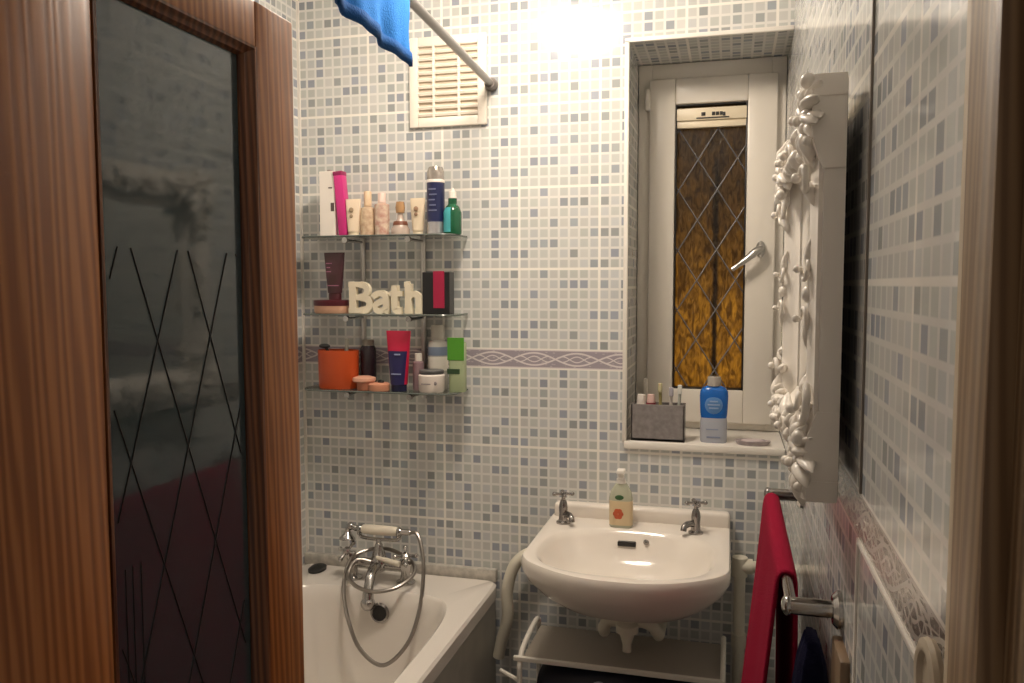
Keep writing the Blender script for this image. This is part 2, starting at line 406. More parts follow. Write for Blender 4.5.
mxs.inputs[0].default_value = .045; nt.links.new(tr.outputs[0], mxs.inputs[1]); nt.links.new(gl.outputs[0], mxs.inputs[2]); nt.links.new(mxs.outputs[0], out.inputs[0])
pane = obj('glass_pane', MB().box((.203, WD+.014, 1.235), (.429, WD+.016, 2.158)), gm, sash)
def clip(p, q, x0, x1, z0, z1):
    (ax, az), (bx, bz) = p, q; t0, t1 = 0, 1
    for d, lo, hi, s in ((bx-ax, x0, x1, ax), (bz-az, z0, z1, az)):
        if abs(d) < 1e-9: continue
        a, b = sorted(((lo-s)/d, (hi-s)/d)); t0 = max(t0, a); t1 = min(t1, b)
    if t1 <= t0: return None
    return (ax+(bx-ax)*t0, az+(bz-az)*t0), (ax+(bx-ax)*t1, az+(bz-az)*t1)
m = MB(); hw, hh = .0615, .0975
for k in range(-10, 24):
    for sgn in (1, -1):
        z = 2.08-2*hh*k
        s = clip((.338-.5*sgn, z-.5*hh/hw), (.338+.5*sgn, z+.5*hh/hw), .207, .425, 1.243, 2.085)
        if s: m.tube([(s[0][0], WD+.010, s[0][1]), (s[1][0], WD+.010, s[1][1])], .0027, 6)
obj('lead_lattice', m, LEAD, sash)
m = MB(); m.box((.206, WD-.006, 2.082), (.427, WD+.012, 2.104), .002); m.box((.208, WD-.014, 2.104), (.425, WD+.01, 2.143), .003)
vent = obj('trickle_vent', m, P('vent_cream', (.80, .70, .52), .4), sash)
m = MB()
for x0, x1 in ((.285, .298), (.318, .328), (.330, .340), (.342, .352)): m.box((x0, WD-.0165, 2.117), (x1, WD-.013, 2.128), .001)
m.box((.352, WD-.0165, 2.114), (.360, WD-.013, 2.126), .001); m.box((.270, WD-.0155, 2.108), (.372, WD-.0135, 2.112)); pieces('vent_slot', m, BLACK, vent)
m = MB(); m.lathe([(.0, 0), (.018, 0), (.018, .008), (.012, .014), (.012, .03), (0, .032)], (.474, WD-.022, 1.690), (0, -1, 0), 20, sx=.8, sy=1.5)
m.tube([(.474, WD-.048, 1.690), (.462, WD-.058, 1.684), (.430, WD-.062, 1.657), (.388, WD-.062, 1.626)], [.012, .012, .010, .0075], 12, smooth=4)
obj('handle', m, STEEL, win)
m = MB(); m.box((.512, WD-.034, 1.80), (.530, WD-.018, 1.86), .003)
obj('striker_plate', m, STEEL, win)
m = MB(); m.box((.108, WD-.028, 2.14), (.124, WD-.005, 2.21), .004); m.box((.112, WD-.028, 1.20), (.124, WD-.005, 1.27), .004); pieces('hinge', m, UPVC, win)
m = MB(); m.box((.329, WD+.0175, 1.240), (.342, WD+.032, 1.98)); obj('outer_bar', m, DARK, win)
sl = bpy.data.lights.new('street_lamp_glow', 'AREA'); sl.shape = 'RECTANGLE'; sl.size = .40; sl.size_y = .30; sl.energy = STREET; sl.color = (1, .80, .44)
so = bpy.data.objects.new('street_lamp_glow', sl); C.objects.link(so); so.location = (.37, WD+.36, 1.36); so.rotation_euler = (PI/2+.12, 0, PI); so.rotation_euler = (math.radians(90), 0, math.radians(180))

# ------------------------------------------------------------------ wall vent grille
vg = thing('vent_grille', 'square white louvred vent grille high on the tiled back wall behind rail', 'vent', (-.478, 0, 2.215))
VX0, VX1, VZ0, VZ1 = -.605, -.350, 2.074, 2.352
m = MB(); ring_frame(m, VX0, VX1, VZ0, VZ1, -.014, 0, .03, .004); 
for x in (-.524, -.441): m.box((x-.004, -.013, VZ0+.02), (x+.004, 0, VZ1-.02), .001)
obj('frame', m, P('vent_white', (.86, .80, .71), .4), vg)
obj('backing', MB().box((VX0+.02, -.003, VZ0+.02), (VX1-.02, 0, VZ1-.02)), P('vent_back', (.66, .57, .46), .6), vg)
m = MB()
for k in range(10):
    z = VZ0+.040+k*.0215
    m.box((VX0+.028, -.013, z-.0055), (VX1-.028, -.004, z+.0035), .001, 1, Matrix.Rotation(math.radians(25), 3, 'X'))
obj('louvre', m, P('vent_white2', (.86, .79, .69), .4), vg)

# ------------------------------------------------------------------ shower rail and blue towel
def rodz(y): return 2.194-.055*y*(1 if y < 0 else 1)
sr = thing('shower_rail', 'slim chrome shower curtain rail running overhead from the back wall', 'rail', (-.336, -.9, 2.24))
obj('rail', MB().tube([(-.336, -.004, rodz(0)), (-.336, -1.85, rodz(-1.85))], .0115, 16), P('rail_grey', (.30, .29, .28), .35, .8), sr)
obj('end_cap', MB().lathe([(.0, 0), (.020, 0), (.020, .012), (.0165, .03), (0, .03)], (-.336, 0, rodz(0)), (0, -1, 0), 20), P('grey_cap', (.16, .14, .13), .5), sr)
obj('end_cap', MB().lathe([(.0, 0), (.020, 0), (.020, .012), (.0165, .03), (0, .03)], (-.336, -1.857, rodz(-1.857)), (0, 1, 0), 20), P('grey_cap2', (.16, .14, .13), .5), sr)
g = []
for i in range(27):
    s = i/26; y = -.716-.36*s; row = []
    fold = .006*math.sin(s*13)+.003*math.sin(s*27+1)
    front = .165-.004*s; back = .10
    for j in range(31):
        t = -1+2*j/30; d = abs(t)
        if d < .18:
            a = t/.18*PI/2; x = -.336+math.sin(a)*.0175; z = rodz(y)+.0165*math.cos(a)
        else:
            k = (d-.18)/.82; L = front if t > 0 else back
            x = -.336+math.copysign(.0165+ (-.004*k+fold*k*1.2 if t > 0 else .006*k-fold*k), t); z = rodz(y)-L*k
        row.append(Vector((x, y+.012*math.sin(j*.7)*(.2+.8*d)*.5, z)))
    g.append(row)
bt = solid(obj('bath_towel', MB().sheet(g), BLUE, smooth=80), .007, 1)
tag(bt, 'bright blue terry towel hanging over the chrome shower rail', 'towel')
gh = [[p.copy() for p in row[-3:]] for row in g]
for row in gh:
    for p in row: p.x += .003
hm = solid(obj('hem', MB().sheet(gh), terry('blue_hem', (.015, .07, .22)), parent=bt, smooth=80), .008, 0)

# ------------------------------------------------------------------ glass shelf unit
SH = [1.2500, 1.4900, 1.7330]
su = thing('glass_shelf_unit', 'three tier glass shelf unit with chrome supports on the tiled wall above bath', 'shelf unit', (-.67, 0, 1.25))
for z in SH:
    hx = .265; pts = [(-.935, -.004), (-.420, -.004)]
    n = 8
    for k in range(n+1): a = PI/2*k/n; pts.append((-.420-.05+.05*math.cos(a), -.095-.05*math.sin(a)))
    for k in range(n+1): a = PI/2+PI/2*k/n; pts.append((-.935+.05+.05*math.cos(a), -.095-.05*math.sin(a)))
    sh = obj('shelf', MB().prism([(x, y, z-.006) for x, y in pts], (0, 0, .006)), SHELFG, su)
    e0 = [(x, y, z-.003) for x, y in pts[1:]]+[(-.935, -.004, z-.003)]
    obj('edge', MB().tube(e0, .0032, 6), GEDGE, sh)
    for x in (-.772, -.563):
        m = MB(); m.lathe([(.0, 0), (.009, 0), (.009, .012), (.006, .016), (0, .016)], (x, -.143, z-.0155), (0, 1, 0), 12)
        m.tube([(x, -.008, z-.0155), (x, -.138, z-.0155)], .0045, 8); obj('bracket', m, CHROME, su)
for x in (-.772, -.563):
    obj('upright', MB().tube([(x, -.012, 1.215), (x, -.012, 1.735)], .0085, 12), STEEL, su)

# ---- bottles
def bottle(name, label, cat, x, y, z, prof, mat, extra=(), sx=1, sy=1, group=None, seg=24):
    t = thing(name, label, cat, (x, y, z), group)
    obj('body', MB().lathe(prof, (x, y, z), seg=seg, sx=sx, sy=sy), mat, t)
    for nm, pr, mt, *r in extra:
        ax, ay = (r[0], r[1]) if r else (sx, sy)
        obj(nm, MB().lathe(pr, (x, y, z), seg=seg, sx=ax, sy=ay), mt, t)
    return t
def tubepack(name, label, x, y, z, wt, wb, h, caph, mat, capmat, cat='tube', dep=.034, lean=0):
    """squeeze tube standing on its round cap, flat crimp on top"""
    t = thing(name, label, cat, (x, y, z))
    seg = 28; rings = []
    for k in range(9):
        f = k/8; hx = (wb+(wt-wb)*f)/2; hy = dep/2*(1-f)**.7+.0018; n = 2+1.5*f
        zz = z+caph+(h-caph)*f
        rings.append([(px+lean*(caph+(h-caph)*f), py, zz) for px, py in srect(x, y, hx, hy, n, seg)])
    obj('body', MB().loft(rings), mat, t)
    obj('cap', MB().lathe([(0, 0), (wb*.46, 0), (wb*.46, caph*.9), (wb*.42, caph), (0, caph)], (x, y, z), seg=seg, sy=dep/wb), capmat, t)
    return t, rings
def bandlabel(t, rings, i0, i1, mat, name='label', grow=.0008, lo=.62, hi=.98):
    """a wrap of the front of a tube between two of its rings"""
    out = []
    for r in rings[i0:i1+1]:
        n = len(r); cx = sum(p[0] for p in r)/n; row = [p for k, p in enumerate(r) if PI < 2*PI*(k+.5)/n < 2*PI]
        row = row[int(len(row)*(1-hi)):int(len(row)*hi)+1]
        out.append([Vector((p[0], p[1]-grow, p[2])) for p in row])
    return obj(name, MB().sheet(out), mat, t)
G3 = 'toiletries on the top glass shelf'
Y0 = -.085
z = SH[2]
WHITE = P('white_card', (.86, .80, .73), .45); PINKW = P('pale_pink', (.80, .62, .55), .4); MAG = P('magenta', (.62, .03, .22), .35)
bx = thing('toiletry_box', 'tall white carton with a dark emblem at the left end of the top shelf', 'box', (-.850, Y0, z))
obj('carton', MB().box((-.874, Y0-.022, z), (-.820, Y0+.022, z+.203), .0015, 1), WHITE, bx)
m = MB(); m.box((-.835, Y0-.0228, z+.078), (-.823, Y0-.0215, z+.104), .0005, 1); m.box((-.842, Y0-.0228, z+.149), (-.829, Y0-.0215, z+.153)); pieces('emblem', m, P('box_print', (.10, .07, .07), .5), bx)
m = MB(); m.box((-.852, Y0-.010, z+.203), (-.842, Y0+.010, z+.209), .001, 1); obj('flap', m, P('flap_grey', (.25, .2, .18), .5), bx)
bx = thing('magenta_tube', 'slim tall magenta pack leaning beside the white carton on the top shelf', 'tube', (-.800, Y0-.01, z))
rot = Matrix.Rotation(math.radians(-5), 3, 'Y')
obj('body', MB().box((-.806, Y0-.028, z+.0015), (-.776, Y0+.006, z+.198), .003, 2, rot, (-.790, Y0, z)), MAG, bx)
obj('cap', MB().box((-.8065, Y0-.0285, z+.188), (-.7755, Y0+.0065, z+.202), .002, 2, rot, (-.790, Y0, z)), P('dark_magenta', (.28, .015, .09), .4), bx)
t, r = tubepack('hand_cream', 'small pale cream tube with brown crest beside the magenta pack', -.758, Y0-.02, z, .052, .036, .114, .012, P('cream_pink', (.80, .66, .50), .45), CREAM)
m = MB(); yq = Y0-.034
m.ball((-.759, yq, z+.079), .008, (1, .3, 1)); m.ball((-.759, yq-.001, z+.060), .006, (1, .3, 1)); pieces('crest', m, P('crest_brown', (.35, .26, .16), .5), t)
FLOR = mottled('floral_print', (.74, .60, .42), (.50, .33, .22), 60, .4); FLOR2 = mottled('floral_print_pink', (.80, .68, .54), (.56, .30, .24), 55, .4)
GLB = P('pale_glass', (.72, .62, .48), .15)
bottle('floral_bottle', 'cream floral body spray bottle with tan cap, left one of the flowered pair', 'bottle', -.716, Y0-.005, z, [(0, 0), (.024, 0), (.025, .06), (.022, .085), (.009, .092), (0, .092)], FLOR, [('cap', [(0, .092), (.012, .092), (.012, .135), (.010, .138), (0, .138)], P('tan_cap', (.70, .52, .34), .4))])
bottle('floral_bottle', 'cream floral lotion bottle with pale cap, right one of the flowered pair', 'bottle', -.666, Y0-.01, z, [(0, 0), (.022, 0), (.0235, .05), (.023, .095), (.010, .1), (0, .1)], FLOR2, [('cap', [(0, .1), (.013, .1), (.013, .128), (.011, .131), (0, .131)], PINKW)])
bottle('perfume_bottle', 'small clear perfume bottle with amber stopper and brown label on top shelf', 'bottle', -.605, Y0-.01, z, [(0, 0), (.028, 0), (.029, .018), (.02, .034), (.010, .05), (.008, .068), (0, .068)], P('perfume_glass', (.52, .42, .36), .1, 0), [('stopper', [(0, .068), (.013, .068), (.015, .085), (.012, .102), (0, .104)], P('amber_stopper', (.46, .27, .13), .2)), ('label', [(.0215, .030), (.024, .030), (.0205, .042), (.018, .042)], P('perfume_brown', (.18, .06, .03), .5))])
t, r = tubepack('hand_cream', 'cream tube with brown crest standing left of the navy can', -.547, Y0-.01, z, .050, .034, .112, .012, P('cream2', (.74, .62, .46), .45), CREAM)
m = MB(); m.ball((-.547, Y0-.026, z+.078), .008, (1, .3, 1)); m.ball((-.547, Y0-.027, z+.062), .006, (1, .3, 1)); pieces('crest', m, P('crest_brown2', (.35, .22, .14), .5), t)
NAV = P('can_navy', (.016, .022, .085), .3)
t = bottle('spray_can', 'tall navy spray can with clear silver cap on the top shelf', 'can', -.492, Y0, z, [(0, 0), (.026, 0), (.027, .004), (.027, .040), (.0275, .040), (.0275, .158), (.027, .158), (.024, .165), (0, .165)], NAV,
   [('cap', [(.0235, .163), (.0265, .166), (.0265, .190), (.021, .205), (0, .208)], P('silver_cap', (.42, .38, .34), .2, .6)), ('base_band', [(.0275, .002), (.0280, .002), (.0280, .038), (.0275, .038)], P('can_silver', (.55, .54, .56), .25, .7)), ('collar', [(.0275, .157), (.0282, .157), (.0282, .163), (.0265, .166)], WHITE)])
m = MB()
for k in range(5): m.box((-.505+.002*(k % 2), Y0-.0288, z+.07+.016*k), (-.479-.003*(k % 3), Y0-.0272, z+.074+.016*k))
pieces('print', m, P('can_print', (.16, .18, .30), .4), t)
GRN = P('green_glass', (.012, .10, .045), .12); TURQ = P('turquoise_label', (.06, .38, .42), .4)
t = bottle('oil_bottle', 'green bottle with white cap and turquoise label at the right of the top shelf', 'bottle', -.436, Y0-.005, z, [(0, 0), (.026, 0), (.0275, .004), (.0275, .065), (.021, .082), (.0135, .090), (.0135, .108), (0, .108)], GRN, [('cap', [(0, .108), (.0125, .108), (.012, .128), (.006, .130), (.004, .139), (0, .14)], WHITE)])
out = []
for zz, rr in ((.006, .0281), (.03, .0281), (.0655, .0281), (.074, .0250), (.080, .0224)):
    out.append([Vector((-.436+rr*math.cos(a), Y0-.005+rr*math.sin(a), z+zz)) for a in [PI*1.10+k*.15 for k in range(10)]])
obj('label', MB().sheet(out), TURQ, t)

# middle shelf
z = SH[1]
TUBM = P('tub_peach', (.62, .36, .24), .4); MARO = P('maroon', (.085, .010, .018), .3)
t = bottle('cream_tub', 'flat round peach tub with maroon lid beneath the dark tube on middle shelf', 'tub', -.842, Y0-.01, z, [(0, 0), (.052, 0), (.056, .006), (.056, .026), (0, .026)], TUBM, [('lid', [(0, .024), (.0575, .024), (.0585, .028), (.0585, .040), (.055, .042), (0, .042)], MARO)], seg=36)
t, r = tubepack('body_scrub_tube', 'dark maroon tube standing on top of the round tub', -.831, Y0-.01, z+.042, .072, .046, .150, .022, mottled('maroon_print', (.05, .018, .018), (.075, .022, .034), 20, .35), P('wine_cap', (.07, .008, .014), .3))
m = MB()
for k, (a, b) in enumerate(((-.855, -.838), (-.853, -.842), (-.855, -.836))): m.box((a, Y0-.0225, z+.130+k*.013), (b, Y0-.0165, z+.133+k*.013))
m.box((-.850, Y0-.027, z+.086), (-.812, Y0-.020, z+.089)); pieces('print', m, P('pink_print', (.35, .14, .22), .4), t)
# the word sign: four chunky joined letters
def ribbon(path, w, closed=False, smooth=5, dp=.009):
    """flat-sided stroke of half width w along a 2-D path (x, z), front and back faces parallel to the wall"""
    p = [Vector((a, 0, b)) for a, b in path]
    if smooth: p = crv(p, smooth, closed)
    n = len(p); rg = []
    for i in range(n):
        t = (p[(i+1) % n]-p[i-1]) if (closed or 0 < i < n-1) else (p[1]-p[0] if i == 0 else p[-1]-p[-2])
        t.normalize(); q = Vector((-t.z, 0, t.x))*w
        rg.append([p[i]+q+Vector((0, dp, 0)), p[i]+q*.9+Vector((0, -dp, 0)), p[i]-q*.9+Vector((0, -dp, 0)), p[i]-q+Vector((0, dp, 0))])
    return rg
sg = thing('word_sign', 'cream wooden letter sign spelling Bath on the middle shelf', 'sign', (-.778, Y0-.02, z))
SC = P('sign_cream', (.80, .72, .56), .5)
LET = [
 [([(0.016, .008), (.016, .092)], .0125, 0, 0), ([(.002, .009), (.050, .009)], .009, 0, 0), ([(.002, .091), (.046, .091)], .009, 0, 0), ([(.016, .050), (.050, .050)], .009, 0, 0),
  ([(.040, .090), (.058, .086), (.065, .072), (.058, .056), (.040, .051)], .011, 0, 5), ([(.042, .050), (.064, .046), (.073, .030), (.064, .013), (.042, .010)], .012, 0, 5)],
 [([(.086, .052), (.100, .062), (.116, .062), (.127, .054), (.129, .036), (.129, .012), (.138, .008)], .0105, 0, 5), ([(.128, .038), (.108, .036), (.094, .026), (.096, .012), (.110, .008), (.126, .016)], .0100, 0, 5)],
 [([(.158, .088), (.158, .024), (.164, .010), (.180, .010)], .0115, 0, 5), ([(.140, .062), (.184, .062)], .0085, 0, 0)],
 [([(.203, .093), (.203, .008)], .0115, 0, 0), ([(.190, .091), (.206, .091)], .009, 0, 0), ([(.204, .048), (.216, .060), (.230, .058), (.237, .044), (.237, .008)], .0105, 0, 5), ([(.190, .009), (.217, .009)], .009, 0, 0), ([(.225, .009), (.247, .009)], .009, 0, 0)]]
for strokes in LET:
    m = MB()
    for kk, (pth, w, cl_, smo) in enumerate(strokes):
        rg = ribbon(pth, w, bool(cl_), smo, .009-.0005*kk); m.loft([[v+Vector((-.778, Y0-.02, z)) for v in r_] for r_ in rg])
    obj('letter', m, SC, sg)
BLK = P('black_card', (.012, .012, .013), .3); CRIM = P('crimson', (.36, .012, .055), .35)
bx = thing('gift_box', 'black carton with a crimson panel at the right of the middle shelf', 'box', (-.487, Y0, z))
obj('carton', MB().box((-.530, Y0-.022, z), (-.442, Y0+.022, z+.128), .001, 1), BLK, bx)
obj('panel', MB().box((-.494, Y0-.0245, z+.018), (-.458, Y0-.021, z+.131), .001, 1), CRIM, bx)

# bottom shelf
z = SH[0]
ORG = P('orange_plastic', (.58, .085, .018), .28)
t = thing('orange_cup', 'large orange plastic tub holding bits at the left of the bottom shelf', 'tub', (-.828, Y0, z))
obj('body', MB().lathe([(0, 0), (.064, 0), (.067, .005), (.0695, .122), (.0675, .122), (.0645, .010), (0, .010)], (-.828, Y0, z), seg=36, sy=.62), ORG, t)
t = thing('razor', 'grey razor handle standing upright out of the orange tub', 'razor', (-.806, Y0, z+.011))
obj('handle', MB().tube([(-.806, Y0, z+.012), (-.803, Y0+.004, z+.09), (-.800, Y0+.006, z+.158)], [.006, .007, .006], 10, smooth=4), P('razor_grey', (.35, .33, .28), .4), t)
t = thing('black_brush', 'black brush head poking out of the orange tub at left', 'brush', (-.858, Y0, z+.011))
obj('handle', MB().tube([(-.850, Y0-.004, z+.012), (-.856, Y0-.006, z+.10), (-.868, Y0-.008, z+.130)], .005, 8, smooth=4), BLK, t)
obj('head', MB().ball((-.872, Y0-.008, z+.134), .013, (1.5, .8, .6)), bump(P('bristle', (.05, .05, .05), .8), 200, .8), t)
bottle('nail_polish', 'dark slim bottle with grey cap behind the orange tub', 'bottle', -.740, Y0+.035, z, [(0, 0), (.024, 0), (.0255, .004), (.0255, .125), (.02, .135), (0, .135)], P('dark_plum', (.022, .012, .018), .15), [('cap', [(0, .133), (.019, .133), (.019, .152), (.017, .154), (0, .154)], P('cap_grey', (.22, .19, .16), .35))])
PEA = P('peach_compact', (.78, .42, .30), .35); PEA2 = P('peach_dark', (.52, .20, .12), .35)
t = thing('powder_compact', 'open peach powder compact, the taller left one on the bottom shelf', 'compact', (-.727, Y0-.025, z))
obj('base', MB().lathe([(0, 0), (.026, 0), (.028, .004), (.028, .026), (0, .026)], (-.722, Y0-.025, z), seg=28), PEA2, t)
obj('lid', MB().lathe([(0, .026), (.034, .026), (.037, .030), (.036, .038), (.02, .043), (0, .044)], (-.727, Y0-.025, z), seg=28), PEA, t)
t = thing('powder_compact', 'low round peach compact with black knob, right of the taller compact', 'compact', (-.674, Y0-.03, z))
obj('base', MB().lathe([(0, 0), (.032, 0), (.034, .004), (.034, .020), (.028, .024), (0, .025)], (-.674, Y0-.03, z), seg=28), P('peach3', (.70, .32, .20), .35), t)
obj('knob', MB().ball((-.668, Y0-.03, z+.0275), .009, (1.2, 1, .7)), BLK, t)
t, r = tubepack('shampoo_tube', 'red tube with navy panel standing at the middle of the bottom shelf', -.611, Y0-.02, z, .082, .054, .187, .020, P('tube_red', (.55, .010, .055), .3), P('navy_cap', (.010, .012, .055), .3), dep=.042)
bandlabel(t, r, 0, 5, P('tube_navy', (.018, .016, .09), .3), 'panel', .0012, hi=.80)
m = MB(); m.box((-.628, Y0-.043, z+.052), (-.596, Y0-.040, z+.055)); m.box((-.618, Y0-.0395, z+.112), (-.600, Y0-.034, z+.116)); pieces('print', m, P('pale_blue', (.35, .40, .60), .4), t)
bottle('sample_bottle', 'tiny bottle with pink label and white cap beside the red tube', 'bottle', -.556, Y0+.005, z, [(0, 0), (.016, 0), (.018, .005), (.018, .088), (.008, .093), (0, .093)], P('grey_pink', (.30, .20, .22), .3), [('cap', [(0, .092), (.0115, .092), (.0115, .114), (.010, .116), (0, .116)], WHITE)])
CLB = P('clear_bottle', (.56, .53, .49), .12)
t = bottle('micellar_bottle', 'clear bottle with wide cap and blue label behind the white jar', 'bottle', -.507, Y0+.049, z, [(0, 0), (.030, 0), (.032, .004), (.032, .132), (.028, .15), (.017, .158), (0, .158)], CLB, [('cap', [(0, .157), (.021, .157), (.021, .200), (.019, .203), (0, .203)], P('frost_cap', (.60, .56, .50), .25)), ('label', [(.0322, .108), (.0327, .108), (.0327, .135), (.0322, .135)], P('label_blue', (.20, .25, .36), .4)), ('lower_label', [(.0322, .060), (.0327, .060), (.0327, .104), (.0322, .104)], WHITE)])
t = bottle('cream_jar', 'squat white cream jar with dark lid at the front of the bottom shelf', 'jar', -.501, Y0-.024, z, [(0, 0), (.036, 0), (.040, .006), (.041, .052), (.037, .056), (0, .056)], P('jar_white', (.84, .76, .70), .25), [('lid', [(0, .055), (.036, .055), (.038, .058), (.038, .066), (.036, .068), (0, .068)], P('jar_lid', (.10, .10, .10), .4))], seg=36)
m = MB(); m.box((-.520, Y0-.0655, z+.026), (-.490, Y0-.061, z+.030)); m.ball((-.478, Y0-.057, z+.030), .006, (1, .4, 1)); pieces('print', m, P('jar_print', (.30, .26, .26), .5), t)
t = thing('wash_bottle', 'flat pale bottle with green label panel at the right of the bottom shelf', 'bottle', (-.422, Y0+.005, z))
obj('body', MB().loft([[(x, y, z+q) for x, y in srect(-.424, Y0, .026*k, .017*k, 4, 32)] for q, k in ((0, .90), (.004, 1), (.148, 1), (.154, .92))]), P('pale_green', (.42, .50, .30), .25), t)
obj('label', MB().box((-.452, Y0-.0182, z+.098), (-.398, Y0-.016, z+.168), .001, 1), P('leaf_green', (.08, .30, .025), .35), t)
obj('strap', MB().box((-.453, Y0-.0185, z+.056), (-.412, Y0-.016, z+.072), .001, 1), P('dark_green', (.03, .07, .03), .4), t)

# ------------------------------------------------------------------ bath
BT = .640
ba = thing('bath', 'white bathtub set along the left wall under the glass shelves', 'bath', (-.655, -.86, 0))
ox, oy, ohx, ohy = -.6545, -.858, .3435, .836
def r3(o2, z): return [(x, y, z) for x, y in o2]
S_ = 96
rings = [r3(srect(ox, oy, ohx, ohy, 40, S_), BT-.045), r3(srect(ox, oy, ohx, ohy, 40, S_), BT-.008), r3(srect(ox, oy, ohx-.006, ohy-.006, 30, S_), BT),
         r3(srect(-.668, -.90, .298, .715, 6, S_), BT-.001), r3(srect(-.668, -.90, .290, .706, 6, S_), BT-.010), r3(srect(-.668, -.90, .282, .696, 6, S_), BT-.05),
         r3(srect(-.668, -.90, .262, .665, 5, S_), BT-.20), r3(srect(-.668, -.90, .240, .630, 4.5, S_), BT-.33), r3(srect(-.668, -.90, .20, .58, 4, S_), BT-.375), r3(srect(-.668, -.90, .05, .30, 3, S_), BT-.385)]
obj('tub', MB().loft(rings, cap0=False), BATHW, ba)
obj('panel', MB().box((-.335, -1.69, 0), (-.322, -.025, BT-.02), .002), PANEL, ba)
m = MB(); m.lathe([(.0, 0), (.030, 0), (.031, .004), (.024, .008), (.024, .003), (0, .003)], (-.636, -.213, .578), (0, -1, .12), 24)
ov = obj('overflow_ring', m, CHROME_D, ba)
m = MB(); m.lathe([(0, .004), (.023, .004), (.012, .008), (0, .009)], (-.636, -.213, .578), (0, -1, .12), 20); obj('overflow_hole', m, BLACK, ov)
pg = tag(obj('bath_plug', MB().lathe([(0, 0), (.026, 0), (.027, .008), (.02, .014), (.008, .018), (0, .020)], (-.919, -.080, BT), seg=24, sx=1, sy=1.5), BLACK), 'black rubber plug lying on the corner of the bath rim', 'plug')

# bath mixer with telephone handset
mx_ = thing('bath_mixer_tap', 'traditional chrome bath mixer with telephone shower handset and coiled hose', 'tap', (-.682, -.11, BT))
YM = -.115
m = MB()
for x in (-.772, -.592):
    m.lathe([(0, 0), (.030, 0), (.030, .006), (.018, .012), (.014, .03), (.017, .05), (.021, .062), (.017, .075), (0, .078)], (x, YM, BT), seg=20)
m.tube([(-.772, YM, BT+.055), (-.592, YM, BT+.055)], .0155, 16)
m.ball((-.682, YM, BT+.058), .030, (1, 1, 1.1))
m.lathe([(.019, 0), (.022, .01), (.016, .025), (.012, .04), (0, .042)], (-.682, YM, BT+.075), seg=18)
obj('body', m, CHROME, mx_)
for x, sgn in ((-.772, -1), (-.592, 1)):
    m = MB(); ax = Vector((sgn*.25, -.55, .8)).normalized(); c = Vector((x, YM, BT+.062))
    m.lathe([(.013, 0), (.016, .012), (.010, .024), (.010, .036), (.014, .042), (.010, .05), (0, .052)], c, ax, 16)
    h = c+ax*.040; u = ax.cross(Vector((0, 0, 1))).normalized(); w = ax.cross(u)
    for d in (u, w):
        m.tube([h-d*.032, h-d*.018, h, h+d*.018, h+d*.032], [.006, .0045, .006, .0045, .006], 10)
        m.ball(h-d*.033, .0075); m.ball(h+d*.033, .0075)
    obj('cross_handle', m, CHROME, mx_)
m = MB(); m.tube([(-.682, YM-.02, BT+.052), (-.678, YM-.065, BT+.045), (-.672, YM-.10, BT+.015), (-.668, YM-.115, BT-.02)], [.018, .016, .015, .017], 14, smooth=5)
m.ball((-.668, YM-.116, BT-.030), .0225, (1, 1, 1.0)); obj('spout', m, CHROME, mx_)
m = MB(); m.tube([(-.682, YM, BT+.10), (-.682, YM, BT+.135)], .0085, 12); m.ball((-.682, YM, BT+.112), .013)
m.tube([(-.745, YM, BT+.152), (-.745, YM, BT+.140), (-.725, YM, BT+.134), (-.682, YM, BT+.133), (-.632, YM, BT+.134), (-.612, YM, BT+.140), (-.612, YM, BT+.152)], .0055, 10, smooth=3)
for x in (-.745, -.612):
    m.tube([(x, YM-.018, BT+.162), (x, YM-.013, BT+.150), (x, YM, BT+.146), (x, YM+.013, BT+.150), (x, YM+.018, BT+.162)], .0045, 8, smooth=3)
obj('cradle', m, CHROME, mx_)
HZ = BT+.163
hs = obj('handset', MB().lathe([(0, 0), (.012, 0), (.0145, .004), (.016, .03), (.0165, .06), (.016, .09), (.0145, .116), (.012, .12), (0, .12)], (-.738, YM, HZ), (1, 0, 0), 20), P('ceramic_white', (.80, .74, .62), .15), mx_)
m = MB(); m.lathe([(.012, 0), (.015, -.006), (.010, -.014), (.009, -.026), (.0, -.027)], (-.738, YM, HZ), (1, 0, 0), 16)
m.tube([(-.760, YM, HZ), (-.775, YM, HZ+.006), (-.787, YM, HZ-.004), (-.789, YM, HZ-.016)], .0095, 12, smooth=3)
m.lathe([(.010, 0), (.014, .008), (.025, .020), (.027, .026), (.024, .028), (0, .028)], (-.789, YM, HZ-.012), (0, -.2, -1), 20); m.ball((-.778, YM, HZ+.006), .013)
obj('rose', m, CHROME, hs)
m = MB(); m.lathe([(.012, 0), (.015, .006), (.010, .014), (.011, .036), (.008, .045), (0, .046)], (-.618, YM, HZ), (1, 0, 0), 16); obj('ferrule', m, CHROME, hs)
hosep = [(-.575, YM, HZ), (-.552, YM-.002, HZ-.001), (-.530, YM-.02, HZ-.035), (-.512, YM-.05, .700), (-.508, YM-.095, .600), (-.528, -.262, .512), (-.595, -.285, .450), (-.668, -.285, .488), (-.715, -.268, .565), (-.762, -.205, .628), (-.770, -.17, .682), (-.755, -.135, .722), (-.682, -.085, .735), (-.585, -.105, .715), (-.548, -.150, .690), (-.575, -.215, .665), (-.640, -.245, .655), (-.708, -.232, .662), (-.752, -.190, .680), (-.742, -.150, .712), (-.700, -.135, .705)]
hz = obj('hose', MB().tube(hosep, .0062, 10, smooth=8), bump(P('hose_steel', (.34, .315, .29), .32, 1), 0, 0), mx_)
nt = hz.data.materials[0].node_tree
wv = nn(nt, 'ShaderNodeTexWave'); wv.inputs['Scale'].default_value = 60; wv.bands_direction = 'Z'
